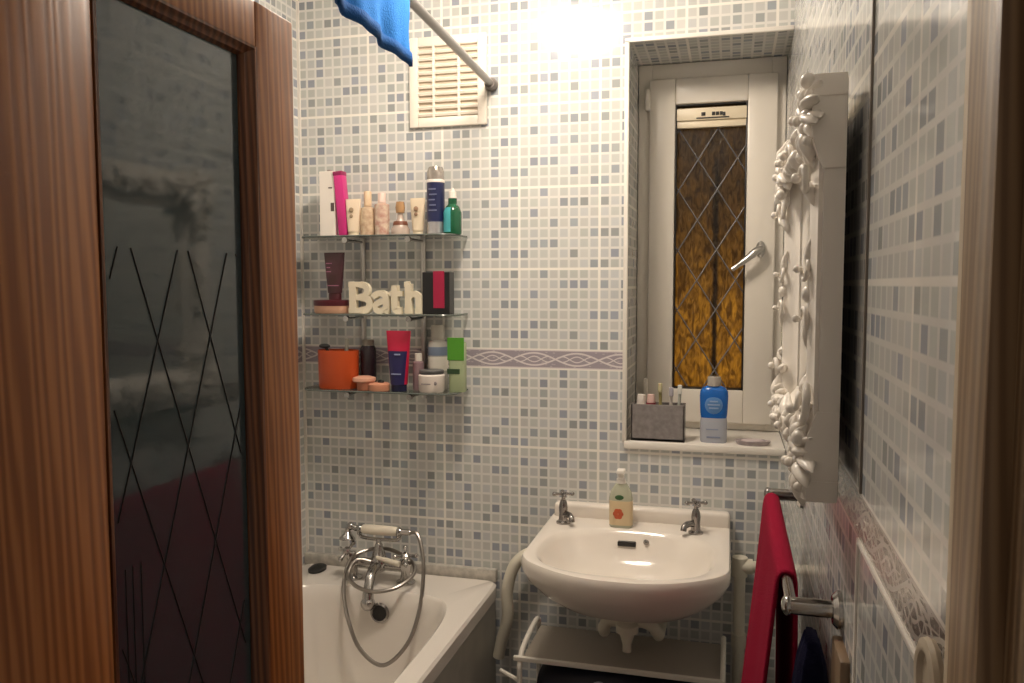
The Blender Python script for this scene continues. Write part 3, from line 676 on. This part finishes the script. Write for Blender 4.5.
obj('lever', MB().tube([(-.676, YM-.03, BT+.085), (-.640, YM-.036, BT+.080), (-.596, YM-.040, BT+.074)], [.006, .0085, .0095], 12, smooth=3), P('ceramic_lever', (.78, .72, .60), .15), mx_)

# ------------------------------------------------------------------ basin
RZ = .870; BX = .129
bs = thing('wash_basin', 'white ceramic wash basin with bowed front on the back wall below the window', 'basin', (BX, 0, .66))
def outl(th, k=1.0):
    """outer rim outline around bowl centre (BX,-.29): straight back and sides, bowed front, rounded corners"""
    c, s_ = math.cos(th), math.sin(th)
    hx = .268
    def inside(x, y):
        fr = -.562+.125*(abs(x)/hx)**2.4
        if y > -.004-.29*0 or y < fr: return False
        lim = hx-.010*(-y/.45)**2*0
        q = max(0, (abs(x)-lim+.03)/.03); 
        if abs(x) > lim: return False
        fy = (fr+.035-y)/.035
        if q > 0 and fy > 0 and q*q+fy*fy > 1: return False
        return True
    lo, hi = .02, .7
    for _ in range(40):
        mid = (lo+hi)/2
        if inside(c*mid, -.29+s_*mid): lo = mid
        else: hi = mid
    return (BX+c*lo*k, -.29+s_*lo*k)
N = 120; th = [2*PI*(i+.5)/N for i in range(N)]
def OUT(k, z, yclamp=True): return [(*outl(t, k), z) for t in th]
def ELL(cx, cyy, hx, hy, z, n=2.0):
    out = []
    for t in th:
        c, s_ = math.cos(t), math.sin(t); r = (abs(c/hx)**n+abs(s_/hy)**n)**(-1/n)
        out.append((cx+c*r, cyy+s_*r, z))
    return out
LZ = RZ-.858; bowl = (BX-.004, -.322)
rings_ = [ELL(BX, -.27, .05, .05, .680), ELL(BX, -.275, .13, .12, .694, 2.2), ELL(BX, -.275, .195, .185, .722, 2.4), ELL(BX, -.272, .235, .228, .758, 2.8), OUT(.945, .795), OUT(.975, .812), OUT(.995, .822), OUT(1.0, .838), OUT(.998, .850), OUT(.985, .8575), OUT(.96, .8585),
         ELL(*bowl, .238, .200, .8575, 2.7), ELL(*bowl, .231, .192, .853, 2.7), ELL(*bowl, .222, .182, .838, 2.6), ELL(*bowl, .200, .162, .795, 2.5), ELL(*bowl, .162, .128, .762, 2.3), ELL(*bowl, .10, .075, .742, 2.1), ELL(*bowl, .024, .024, .735)]
obj('bowl', MB().loft([[(a, b_, c_+LZ) for a, b_, c_ in r_] for r_ in rings_]), PORC, bs)
obj('upstand', MB().box((BX-.258, -.046, .86), (BX+.266, -.001, .912), .012, 4), PORC, bs)
m = MB(); m.lathe([(0, 0), (.022, 0), (.022, .004), (.017, .005), (.012, .002), (0, .002)], (bowl[0], bowl[1], .735+LZ), seg=20); obj('waste', m, CHROME_D, bs)
ovy = bowl[1]+.171
obj('overflow_slot', MB().box((.082, ovy-.006, .828), (.134, ovy+.014, .841), .002), BLACK, bs)
obj('chain_stay', MB().lathe([(0, 0), (.008, 0), (.008, .004), (.003, .008), (0, .008)], (.163, ovy+.004, .842), (0, -1, .3), 12), CHROME_D, bs)
wt_ = obj('waste_trap', MB().lathe([(0, .07), (.019, .07), (.019, .028), (.022, .028), (.030, .020), (.030, 0), (.022, 0), (.012, -.035), (.012, -.055), (0, -.055)], (.129, -.30, .640), seg=20), PIPE, bs)
obj('trap_arm', MB().tube([(.133, -.28, .640), (.155, -.275, .660), (.190, -.27, .652), (.207, -.255, .625), (.207, -.22, .606), (.207, -.15, .602), (.207, -.01, .602)], .0165, 14, smooth=5), PIPE, wt_)
obj('trap_arm', MB().tube([(.127, -.28, .640), (.105, -.275, .654), (.075, -.27, .652), (.060, -.265, .630), (.060, -.25, .612)], .0165, 14, smooth=5), PIPE, wt_)
for x in (BX-.215, BX+.225):
    br = obj('bracket', MB().prism([(x-.011, -.28, .760), (x-.011, -.28, .778), (x-.011, -.002, .778), (x-.011, -.002, .65), (x-.011, -.03, .65), (x-.011, -.03, .72), (x-.011, -.06, .760)], (.022, 0, 0)), PIPE, bs)
def basin_tap(x, y, label, s):
    t = thing('basin_tap', label, 'tap', (x, y, RZ), 'chrome taps on the basin')
    m = MB(); m.lathe([(0, 0), (.021, 0), (.021, .005), (.014, .010), (.012, .03), (.0135, .048), (.011, .062), (.008, .07), (0, .071)], (x, y, RZ), seg=20)
    m.tube([(x, y, RZ+.026), (x+s*.018, y-.014, RZ+.030), (x+s*.030, y-.030, RZ+.026), (x+s*.033, y-.036, RZ+.014)], [.0095, .009, .0085, .0085], 12, smooth=4)
    obj('body', m, CHROME_D, t)
    m = MB(); m.lathe([(0, 0), (.006, 0), (.006, .014), (.009, .018), (.008, .026), (0, .028)], (x, y, RZ+.068), seg=14)
    for a in (.3, .3+PI/2):
        d = Vector((math.cos(a), math.sin(a), 0)); h = Vector((x, y, RZ+.088)); m.tube([h-d*.027, h-d*.015, h, h+d*.015, h+d*.027], [.0058, .0042, .006, .0042, .0058], 10); m.ball(h-d*.027, .0065); m.ball(h+d*.027, .0065)
    obj('cross_handle', m, CHROME_D, t)
    return t
basin_tap(-.086, -.112, 'chrome cross head basin tap on the side nearest the bath', 1)
basin_tap(.300, -.116, 'chrome cross head basin tap on the side nearest the red towel', -1)
# hand soap
sx_, sy_ = .085, -.104
t = thing('soap_dispenser', 'clear hand soap bottle with white pump cap on the back of the basin', 'bottle', (sx_, sy_, RZ))
LIQ = P('soap_liquid', (.60, .46, .26), .15); 
obj('body', MB().loft([[(x, y, RZ+q) for x, y in srect(sx_, sy_, .034*k, .019*k, 3, 36)] for q, k in ((.0, .9), (.004, 1), (.085, 1.0), (.105, .88), (.125, .55), (.130, .42))]), P('soap_clear', (.46, .47, .36), .12), t)
obj('liquid_label', MB().loft([[(x, y, RZ+q) for x, y in srect(sx_, sy_, .0346, .0196, 3, 36)] for q in (.008, .080)]), P('label_cream', (.66, .52, .32), .3), t)
m = MB(); m.lathe([(0, 0), (.014, 0), (.014, .012), (.009, .016), (.0075, .030), (0, .03)], (sx_, sy_, RZ+.130), seg=18); m.box((sx_-.012, sy_-.022, RZ+.158), (sx_+.012, sy_+.010, RZ+.172), .004)
obj('pump', m, P('pump_white', (.84, .80, .74), .3), t)
m = MB(); m.ball((sx_-.003, sy_-.018, RZ+.090), .013, (1.0, .15, .62)); obj('oval_logo', m, P('logo_green', (.03, .10, .03), .4), t)
m = MB()
for k in range(6): a = k*PI/3; m.ball((sx_-.006+.008*math.cos(a), sy_-.0200, RZ+.042+.009*math.sin(a)), .0075, (1, .12, 1))
obj('flower_print', m, P('print_red', (.50, .09, .03), .4), t)

# ------------------------------------------------------------------ sill items
z = WZ0
cx0, cx1, cyf, cyb = .098, .258, .012, .075
t = thing('toothbrush_caddy', 'grey mosaic box holding toothbrushes at the left end of the window sill', 'toothbrush holder', ((cx0+cx1)/2, .045, z))
GRYM = mottled('caddy_grey', (.20, .18, .175), (.26, .24, .235), 60, .25)
m = MB(); m.box((cx0, cyf, z), (cx1, cyb, z+.008)); m.box((cx0, cyf, z), (cx1, cyf+.005, z+.112), .001, 1); m.box((cx0, cyb-.005, z), (cx1, cyb, z+.112), .001, 1); m.box((cx0, cyf, z), (cx0+.005, cyb, z+.112), .001, 1); m.box((cx1-.005, cyf, z), (cx1, cyb, z+.112), .001, 1)
m.box(((cx0+cx1)/2-.022, cyf+.004, z+.006), ((cx0+cx1)/2-.018, cyb-.004, z+.110)); obj('box', m, GRYM, t)
def paste(x, y, tip, label, cm, bm_):
    q = thing('toothpaste_tube', label, 'toothpaste', (x, y, z+.009))
    obj('body', MB().loft([[(a+tip*f, b, z+.0095+.105*f) for a, b in srect(x, y, .020-.006*f, .004+.009*f, 2.3, 24)] for f in (0, .3, .6, .85, 1)]), bm_, q)
    obj('cap', MB().lathe([(0, 0), (.013, 0), (.0135, .002), (.011, .024), (0, .025)], (x+tip, y, z+.1145), seg=18), cm, q)
paste(.130, .040, -.004, 'white capped toothpaste tube at the left of the grey sill box', P('cap_w', (.80, .74, .68), .3), P('paste_white', (.78, .72, .66), .3))
paste(.152, .046, .003, 'toothpaste tube with a pink white cap, second in the grey sill box', P('cap_pk', (.80, .55, .50), .3), P('paste_red', (.30, .04, .06), .3))
def brush(x, y, dx, h, label, hm_, bmx):
    q = thing('toothbrush', label, 'toothbrush', (x, y, z+.009), 'toothbrushes in the sill box')
    obj('handle', MB().tube([(x, y, z+.0145), (x+dx*.4, y, z+.07), (x+dx*.8, y, z+h*.75), (x+dx, y, z+h)], [.0065, .006, .005, .0055], 10, smooth=4), hm_, q)
    obj('bristles', MB().box((x+dx-.0065, y-.014, z+h-.024), (x+dx+.0065, y-.003, z+h+.004), .002, 1), bmx, q)
brush(.186, .040, -.003, .172, 'olive green toothbrush, leftmost brush in the grey sill box', P('br_olive', (.32, .27, .10), .35), P('bri1', (.50, .46, .28), .7))
brush(.212, .046, .004, .160, 'grey white toothbrush, middle brush in the grey sill box', P('br_grey', (.62, .57, .52), .35), P('bri2', (.40, .38, .42), .7))
brush(.234, .040, .008, .168, 'pale clear toothbrush, rightmost brush in the grey sill box', P('br_clear', (.45, .46, .40), .2), P('bri3', (.62, .62, .58), .7))
mwx, mwy = .342, .050
t = thing('mouthwash_bottle', 'blue topped mouthwash bottle with clear cap in the middle of the window sill', 'bottle', (mwx, mwy, z))
mb_ = [(.0, .88), (.004, .94), (.06, .94), (.075, .90), (.09, .95), (.14, 1.0), (.155, .96), (.165, .80), (.170, .55), (.172, .45)]
obj('lower_body', MB().loft([[(x, y, z+q) for x, y in srect(mwx, mwy, .042*k, .024*k, 2.8, 40)] for q, k in mb_[:4]]), P('mw_pale', (.42, .44, .50), .2), t)
obj('upper_body', MB().loft([[(x, y, z+q) for x, y in srect(mwx, mwy, .042*k, .024*k, 2.8, 40)] for q, k in mb_[3:]]), P('mw_blue', (.012, .12, .46), .2), t)
obj('cap', MB().lathe([(0, .171), (.020, .171), (.020, .196), (.018, .199), (0, .199)], (mwx, mwy, z), seg=24), P('mw_cap', (.36, .33, .29), .15), t)
m = MB(); m.ball((mwx, mwy-.0225, z+.115), .026, (1.0, .12, 1.05)); lb = obj('oval_label', m, P('mw_label', (.10, .24, .52), .35), t)
m = MB()
for k, w in enumerate((.014, .018, .012)): m.box((mwx-w, mwy-.0275, z+.104+k*.010), (mwx+w, mwy-.0245, z+.108+k*.010))
pieces('print', m, P('mw_print', (.30, .42, .62), .4), t)
m = MB(); m.box((mwx-.020, mwy-.0238, z+.016), (mwx+.020, mwy-.0222, z+.020)); m.box((mwx-.022, mwy-.0238, z+.040), (mwx+.014, mwy-.0222, z+.043)); pieces('lower_print', m, P('mw_print2', (.24, .28, .40), .4), t)
t = thing('soap_dish', 'flat oval grey pink soap dish at the right end of the window sill', 'soap dish', (.455, .030, z))
obj('dish', MB().lathe([(0, 0), (.042, 0), (.050, .008), (.052, .014), (.049, .014), (.042, .006), (0, .006)], (.455, .032, z), seg=32, sy=.55), mottled('dish_grey', (.30, .26, .27), (.42, .36, .36), 40, .3), t)
obj('soap', MB().ball((.455, .032, z+.012), .028, (1.2, .6, .24)), P('soap_pink', (.55, .46, .46), .4), t)

# ------------------------------------------------------------------ pipes
ph = thing('waste_hose', 'white waste hose curving down between bath and basin', 'pipe', (-.27, -.06, .55))
obj('hose', MB().tube([(-.165, -.03, .752), (-.215, -.05, .742), (-.252, -.062, .705), (-.272, -.066, .63), (-.272, -.066, .54), (-.293, -.062, .46), (-.3035, -.06, .41)], .0185, 16, smooth=6), PIPE, ph)
obj('collar', MB().lathe([(.0, 0), (.024, 0), (.024, .03), (.0, .03)], (-.150, -.024, .752), (-1, -.1, 0), 18), PIPE, ph)
pp = thing('water_pipe', 'white plastic pipe with elbow dropping down the wall right of the basin', 'pipe', (.43, -.05, 0))
m = MB(); m.tube([(.424, -.045, .0), (.424, -.045, .765)], .0165, 16); obj('riser', m, PIPE, pp)
m = MB(); m.tube([(.424, -.045, .762), (.543, -.045, .762)], .0165, 16); obj('branch', m, PIPE, pp)
m = MB(); m.lathe([(.0, -.03), (.022, -.03), (.022, .026), (0, .026)], (.424, -.045, .762), seg=18); m.lathe([(0, 0), (.022, 0), (.022, .03), (0, .03)], (.43, -.045, .762), (1, 0, 0), 18); obj('elbow', m, PIPE, pp); obj('coupling', MB().lathe([(0, 0), (.021, 0), (.021, .04), (0, .04)], (.424, -.045, .52), seg=18), PIPE, pp)

# ------------------------------------------------------------------ rack under the basin
rk = thing('storage_rack', 'white framed storage rack with grey shelf under the basin', 'rack', (.105, -.21, 0))
RX0, RX1, RY0, RY1 = -.165, .382, -.325, -.10
for q in (.545, .330, .09):
    s = obj('shelf', MB().box((RX0+.008, RY0, q-.006), (RX1-.006, RY1, q), .001, 1), SMOKE, rk)
    obj('lip', MB().box((RX0-.018, RY0-.008, q-.010), (RX1+.003, RY0+.002, q+.004), .002, 1), RACKW, s)
for x in (RX0, RX1):
    obj('upright', MB().tube([(x, RY1+.005, 0), (x, RY1+.005, .50), (x, RY1, .56), (x, RY1-.05, .572), (x, RY0+.05, .560), (x, RY0, .53), (x, RY0-.004, .45), (x, RY0-.004, 0)], .0075, 10, smooth=5), RACKW, rk)
obj('side_bar', MB().tube([(RX0-.07, RY0+.05, .475), (RX0, RY0, .475)], .006, 8), RACKW, rk)
wb = thing('wash_bag', 'dark navy wash bag stuffed on the lower level of the white rack', 'bag', (.10, -.21, .33))
rg = []
for k in range(21):
    f = k/20; x = -.155+.525*f; e = math.sin(PI*min(1, max(0, f)))**.18
    rg.append([(x, -.212+.104*e*math.copysign(abs(math.cos(a))**.7, math.cos(a))+.004*math.sin(k*1.7), .3305+.100*e*(1+math.copysign(abs(math.sin(a))**.7, math.sin(a)))+.004*math.sin(k*2.3+a*2)*(math.sin(a) > 0)) for a in [2*PI*j/24 for j in range(24)]])
obj('body', MB().loft(rg), NAVYB, wb, smooth=60)
obj('trim_loop', MB().tube([(.03, -.292, .450), (.036, -.305, .480), (.058, -.308, .490), (.075, -.304, .478)], .0035, 8, smooth=5), P('loop_white', (.55, .55, .60), .3), wb)

# ------------------------------------------------------------------ towel rail, red towel, navy towel
tr_ = thing('towel_rail', 'chrome towel rail fixed to the right wall below the mirror', 'towel rail', (.485, -.93, 1.10))
TX, TZ = .478, 1.118
obj('bar', MB().tube([(TX, -.60, TZ), (TX, -1.26, TZ)], .008, 14), CHROME_D, tr_)
for y in (-.605, -1.255):
    m = MB(); m.tube([(TX-.006, y, TZ), (XR-.004, y, TZ)], .0125, 18); m.ball((TX-.006, y, TZ), .0145, (.6, 1, 1))
    p = obj('post', m, CHROME_D if y > -1 else CHROME, tr_)
    m = MB(); m.lathe([(0, 0), (.027, 0), (.027, .006), (.020, .012), (0, .012)], (XR-.0005, y, TZ), (-1, 0, 0), 22); obj('flange', m, CHROME, p)
obj('lower_bar', MB().tube([(.514, -1.17, 1.044), (.514, -1.225, 1.044)], .006, 12), CHROME_D, tr_)
def drape(cx, r, ztop, y0, y1, front, back, xf, xb, amp, ny=30, nt=41, seed=0, ph=0):
    g = []
    for i in range(ny):
        s = i/(ny-1); row = []
        for j in range(nt):
            t = -1+2*j/(nt-1); d = abs(t)
            if d < .12:
                a = t/.12*PI/2; x = cx+math.sin(a)*r; zz = ztop+r*math.cos(a); y = y0+(y1-y0)*s
            else:
                k = (d-.12)/.88; L = front if t < 0 else back; fl = xf if t < 0 else xb
                wav = amp*(k**.7)*(math.sin(s*9+ph)+.5*math.sin(s*19+1+ph+k*1.5))
                x = cx+math.copysign(r, t)+fl*k+wav*(1 if t < 0 else .4); zz = ztop-L*k; y = y0+(y1-y0)*s+(y0-y1)*.0*k+.012*k*math.sin(s*5+k*3)
            row.append(Vector((x, y, zz)))
        g.append(row)
    return g
g = drape(TX, .014, TZ-.003, -.640, -1.145, .60, .46, -.062, .004, .008, ph=.6)
rtw = solid(obj('hand_towel', MB().sheet(g), RED, smooth=80), .008, 1)
tag(rtw, 'red terry towel hanging over the chrome towel rail beside the basin', 'towel')
rg = []
for k in range(15):
    f = k/14; zz = 1.056-.50*f; hx = .0085+.0185*min(1, f*5)**.6; hy = .030+.014*min(1, f*6)**.6
    rg.append([(x+.0018*math.sin(a*5+f*4), y+.002*math.sin(a*7+f*3), zz) for a, (x, y) in enumerate(srect(.511, -1.204, hx, hy, 3, 40))])
nv = obj('hand_towel', MB().loft(rg), NAVY, smooth=80)
tag(nv, 'dark navy towel hanging low against the wall under the rail post', 'towel')

# ------------------------------------------------------------------ ornate mirror
XM = XR-.017                                         # hangs a little off the wall on its hook
MY0, MY1, MZ0, MZ1 = -1.335, -.700, 1.296, 1.842     # near, far, bottom, top
mi_ = thing('wall_mirror', 'square mirror in a deep white ornate carved frame on the right wall', 'mirror', (XM, (MY0+MY1)/2, MZ0))
prof = [(0, .002), (0, .028), (.004, .029), (.004, .034), (.018, .035), (.028, .039), (.040, .041), (.050, .039), (.058, .033), (.066, .024), (.076, .017), (.084, .014), (.084, .004)]
corn = [(MY0, MZ0, 1, 1), (MY1, MZ0, -1, 1), (MY1, MZ1, -1, -1), (MY0, MZ1, 1, -1)]
m = MB(); rings = []
for d, h in prof: rings.append([(XM-h, y+sy_*d, zz+sz_*d) for y, zz, sy_, sz_ in corn])
m.loft(rings, False, False); fr = obj('frame', m, FRAMEW, mi_, smooth=25)
obj('backboard', MB().box((XM-.006, MY0+.002, MZ0+.002), (XM-.0015, MY1-.002, MZ1-.002)), DARK, mi_)
obj('mirror_glass', MB().box((XM-.012, MY0+.080, MZ0+.080), (XM-.007, MY1-.080, MZ1-.080)), MIRROR, mi_)
# deep side plates of the frame corners with a scrolled outline
for y, zz, sy_, sz_ in corn:
    pts = []
    for a, b in ((-.004, .003), (-.004, .042), (.010, .047), (.024, .043), (.050, .046), (.080, .042), (.10, .036), (.115, .030), (.115, .003)):
        pts.append((XM-b, y-sy_*.0025, zz+sz_*a))
    m = MB(); m.prism(pts, (0, sy_*.026, 0))
    pts = [(XM-b, y+sy_*a, zz-sz_*.0025) for a, b in ((-.004, .003), (-.004, .042), (.010, .047), (.024, .043), (.050, .046), (.080, .042), (.10, .036), (.115, .030), (.115, .003))]
    m.prism(pts, (0, 0, sz_*.026)); obj('corner_bracket', m, FRAMEW, mi_, smooth=40)
def scroll(m, c, r, turns, sgn, a0=0, x0=.042, th=.0055):
    pts = []; rad = []
    n = int(22*turns)
    for k in range(n+1):
        f = k/n; a = a0+sgn*f*turns*2*PI; q = r*(1-.82*f)
        pts.append(Vector((XM-x0-.014*f, c[0]+q*math.cos(a), c[1]+q*math.sin(a)))); rad.append(th*(1-.35*f))
    m.tube(pts, rad, 8); m.ball((XM-x0-.018, pts[-1].y, pts[-1].z), th*1.3, seg=10, ring=8)
def leaf(m, c, a, L, w, x0=.038, h=.012):
    d = Vector((0, math.cos(a), math.sin(a))); n_ = Vector((0, -d.z, d.y)); b = Vector((XM-x0, c[0], c[1])); rings = []
    for k in range(9):
        f = k/8; ww = w*math.sin(PI*min(1, .08+.9*f))**.8*(1+.25*math.sin(f*18)); hh_ = h*math.sin(PI*(.15+.8*f))
        p = b+d*L*f+n_*(.25*L*f*f)
        rings.append([p+n_*ww*math.cos(t)+Vector((-1, 0, 0))*(hh_*math.sin(t)+hh_*.4) for t in [2*PI*i/10 for i in range(10)]])
    m.loft(rings)
rn = random.Random(3)
for y, zz, sy_, sz_ in corn:
    m = MB(); cyy, czz = y+sy_*.045, zz+sz_*.045
    scroll(m, (cyy, czz), .040, 1.6, sy_*sz_, PI*.3); scroll(m, (cyy+sy_*.075, zz+sz_*.030), .030, 1.4, -sy_*sz_, 1.); scroll(m, (y+sy_*.030, czz+sz_*.075), .030, 1.4, sy_*sz_, 2.)
    for k in range(17):
        a = k*2*PI/17+rn.uniform(-.15, .15); leaf(m, (cyy+.014*math.cos(a), czz+.014*math.sin(a)), a, rn.uniform(.034, .062), .0075, .036+.006*(k % 2), .013)
    for k in range(3):
        leaf(m, (y+sy_*(.08+.024*k), zz+sz_*.042), (0 if sy_ > 0 else PI)+(.75 if k % 2 else -.75), .036, .008, .036, .010); leaf(m, (y+sy_*.042, zz+sz_*(.08+.024*k)), (PI/2 if sz_ > 0 else -PI/2)+(.75 if k % 2 else -.75), .036, .008, .036, .010)
    for k in range(10): m.ball((XM-.050, cyy+rn.uniform(-.045, .045), czz+rn.uniform(-.045, .045)), rn.uniform(.006, .011), seg=10, ring=8)
    obj('carved_corner', m, FRAMEW, mi_, smooth=60)
# crests in the middle of each side
for (yy, zc, horiz, sg) in ((-.96, MZ1-.045, 1, 1), (-.96, MZ0+.045, 1, -1), (MY0+.045, 1.565, 0, -1), (MY1-.045, 1.565, 0, 1)):
    m = MB()
    for s in (-1, 1):
        if horiz:
            scroll(m, (yy+s*.045, zc), .028, 1.4, s, PI/2); leaf(m, (yy, zc), (0 if s > 0 else PI)+s*.5, .06, .010)
            for k in range(4): leaf(m, (yy+s*(.02+.028*k), zc), PI/2*(1 if k % 2 else -1), .032, .008)
        else:
            scroll(m, (yy, zc+s*.030), .020, 1.3, s, 0, .038, .004); leaf(m, (yy, zc+s*.03), PI/2*s, .05, .008, .036, .008)
    m.ball((XM-.040, yy, zc), .012, (.8, 1, 1)); obj('carved_crest', m, FRAMEW, mi_, smooth=60)

# ------------------------------------------------------------------ cream ring fitting near the door frame
wf = thing('wall_fitting', 'round cream ring with dark hollow centre on the right wall beside the door frame', 'wall fitting', (XR, -1.786, 1.268))
m = MB(); m.lathe([(.022, 0), (.033, 0), (.035, .004), (.034, .008), (.029, .010), (.024, .009), (.022, .005)], (XR, -1.786, 1.268), (-1, 0, 0), 36)
obj('ring', m, P('ring_cream', (.52, .44, .33), .4), wf)
obj('core', MB().lathe([(0, 0), (.0225, 0), (.0225, .003), (0, .003)], (XR, -1.786, 1.268), (-1, 0, 0), 28), P('ring_dark', (.10, .08, .06), .5), wf)

# ------------------------------------------------------------------ glazed folding door leaf
DX, DT = -.167, .034
DY0, DY1, DZ1 = -1.492, -1.985, 1.917
dr = bpy.data.objects.new('door_1', None); C.objects.link(dr); dr.location = (DX, -1.985, 0); struct(dr)
dr['label'] = 'open stained pine door leaf with a tall dark leaded glass panel'
SW = .086
def rail(name, a, b): return obj(name, MB().box(a, b, .003, 2), PINE, dr)
rail('stile', (DX-DT, DY0-SW, .01), (DX, DY0, DZ1)); rail('stile', (DX-DT, DY1, .01), (DX, -1.8405, DZ1))
rail('top_rail', (DX-DT, -1.841, 1.862), (DX-.0004, DY0-SW+.0005, DZ1)); rail('bottom_rail', (DX-DT, -1.841, .01), (DX-.0004, DY0-SW+.0005, .22))
ga, gb, gz0, gz1 = -1.8405, DY0-SW, .22, 1.862
m = MB()
pr = [(0, 0.0), (0, .003), (.004, .0025), (.007, -.001), (.010, -.004), (.014, -.006), (.017, -.012), (.017, -.020)]
rings = []
for d, h in pr: rings.append([(DX-.002+h, ga+d, gz0+d), (DX-.002+h, gb-d, gz0+d), (DX-.002+h, gb-d, gz1-d*.7), (DX-.002+h, ga+d, gz1-d*.7)])
m.loft(rings, False, False); obj('moulding', m, wood('moulding_pine', (.085, .028, .010), (.15, .050, .017), (.21, .080, .03)), dr, smooth=25)
obj('glass_panel', MB().box((DX-.022, ga+.004, gz0+.004), (DX-.016, gb-.004, gz1-.004)), DGLASS, dr)
m = MB(); hw, hh = .044, .118; yc = -1.748
for k in range(-12, 30):
    for sgn in (1, -1):
        zc = 1.285+2*hh*k
        s = clip((yc-.6*sgn, zc-.6*hh/hw), (yc+.6*sgn, zc+.6*hh/hw), ga+.028, gb-.028, gz0+.03, 1.615)
        if s: m.tube([(DX-.0155, s[0][0], s[0][1]), (DX-.0155, s[1][0], s[1][1])], .0008, 6)
for y in (-1.805, -1.795, -1.783): m.tube([(DX-.0155, y, gz0+.03), (DX-.0155, y, 1.30)], .0006, 6)
obj('lead_lattice', m, LEAD_D, dr)
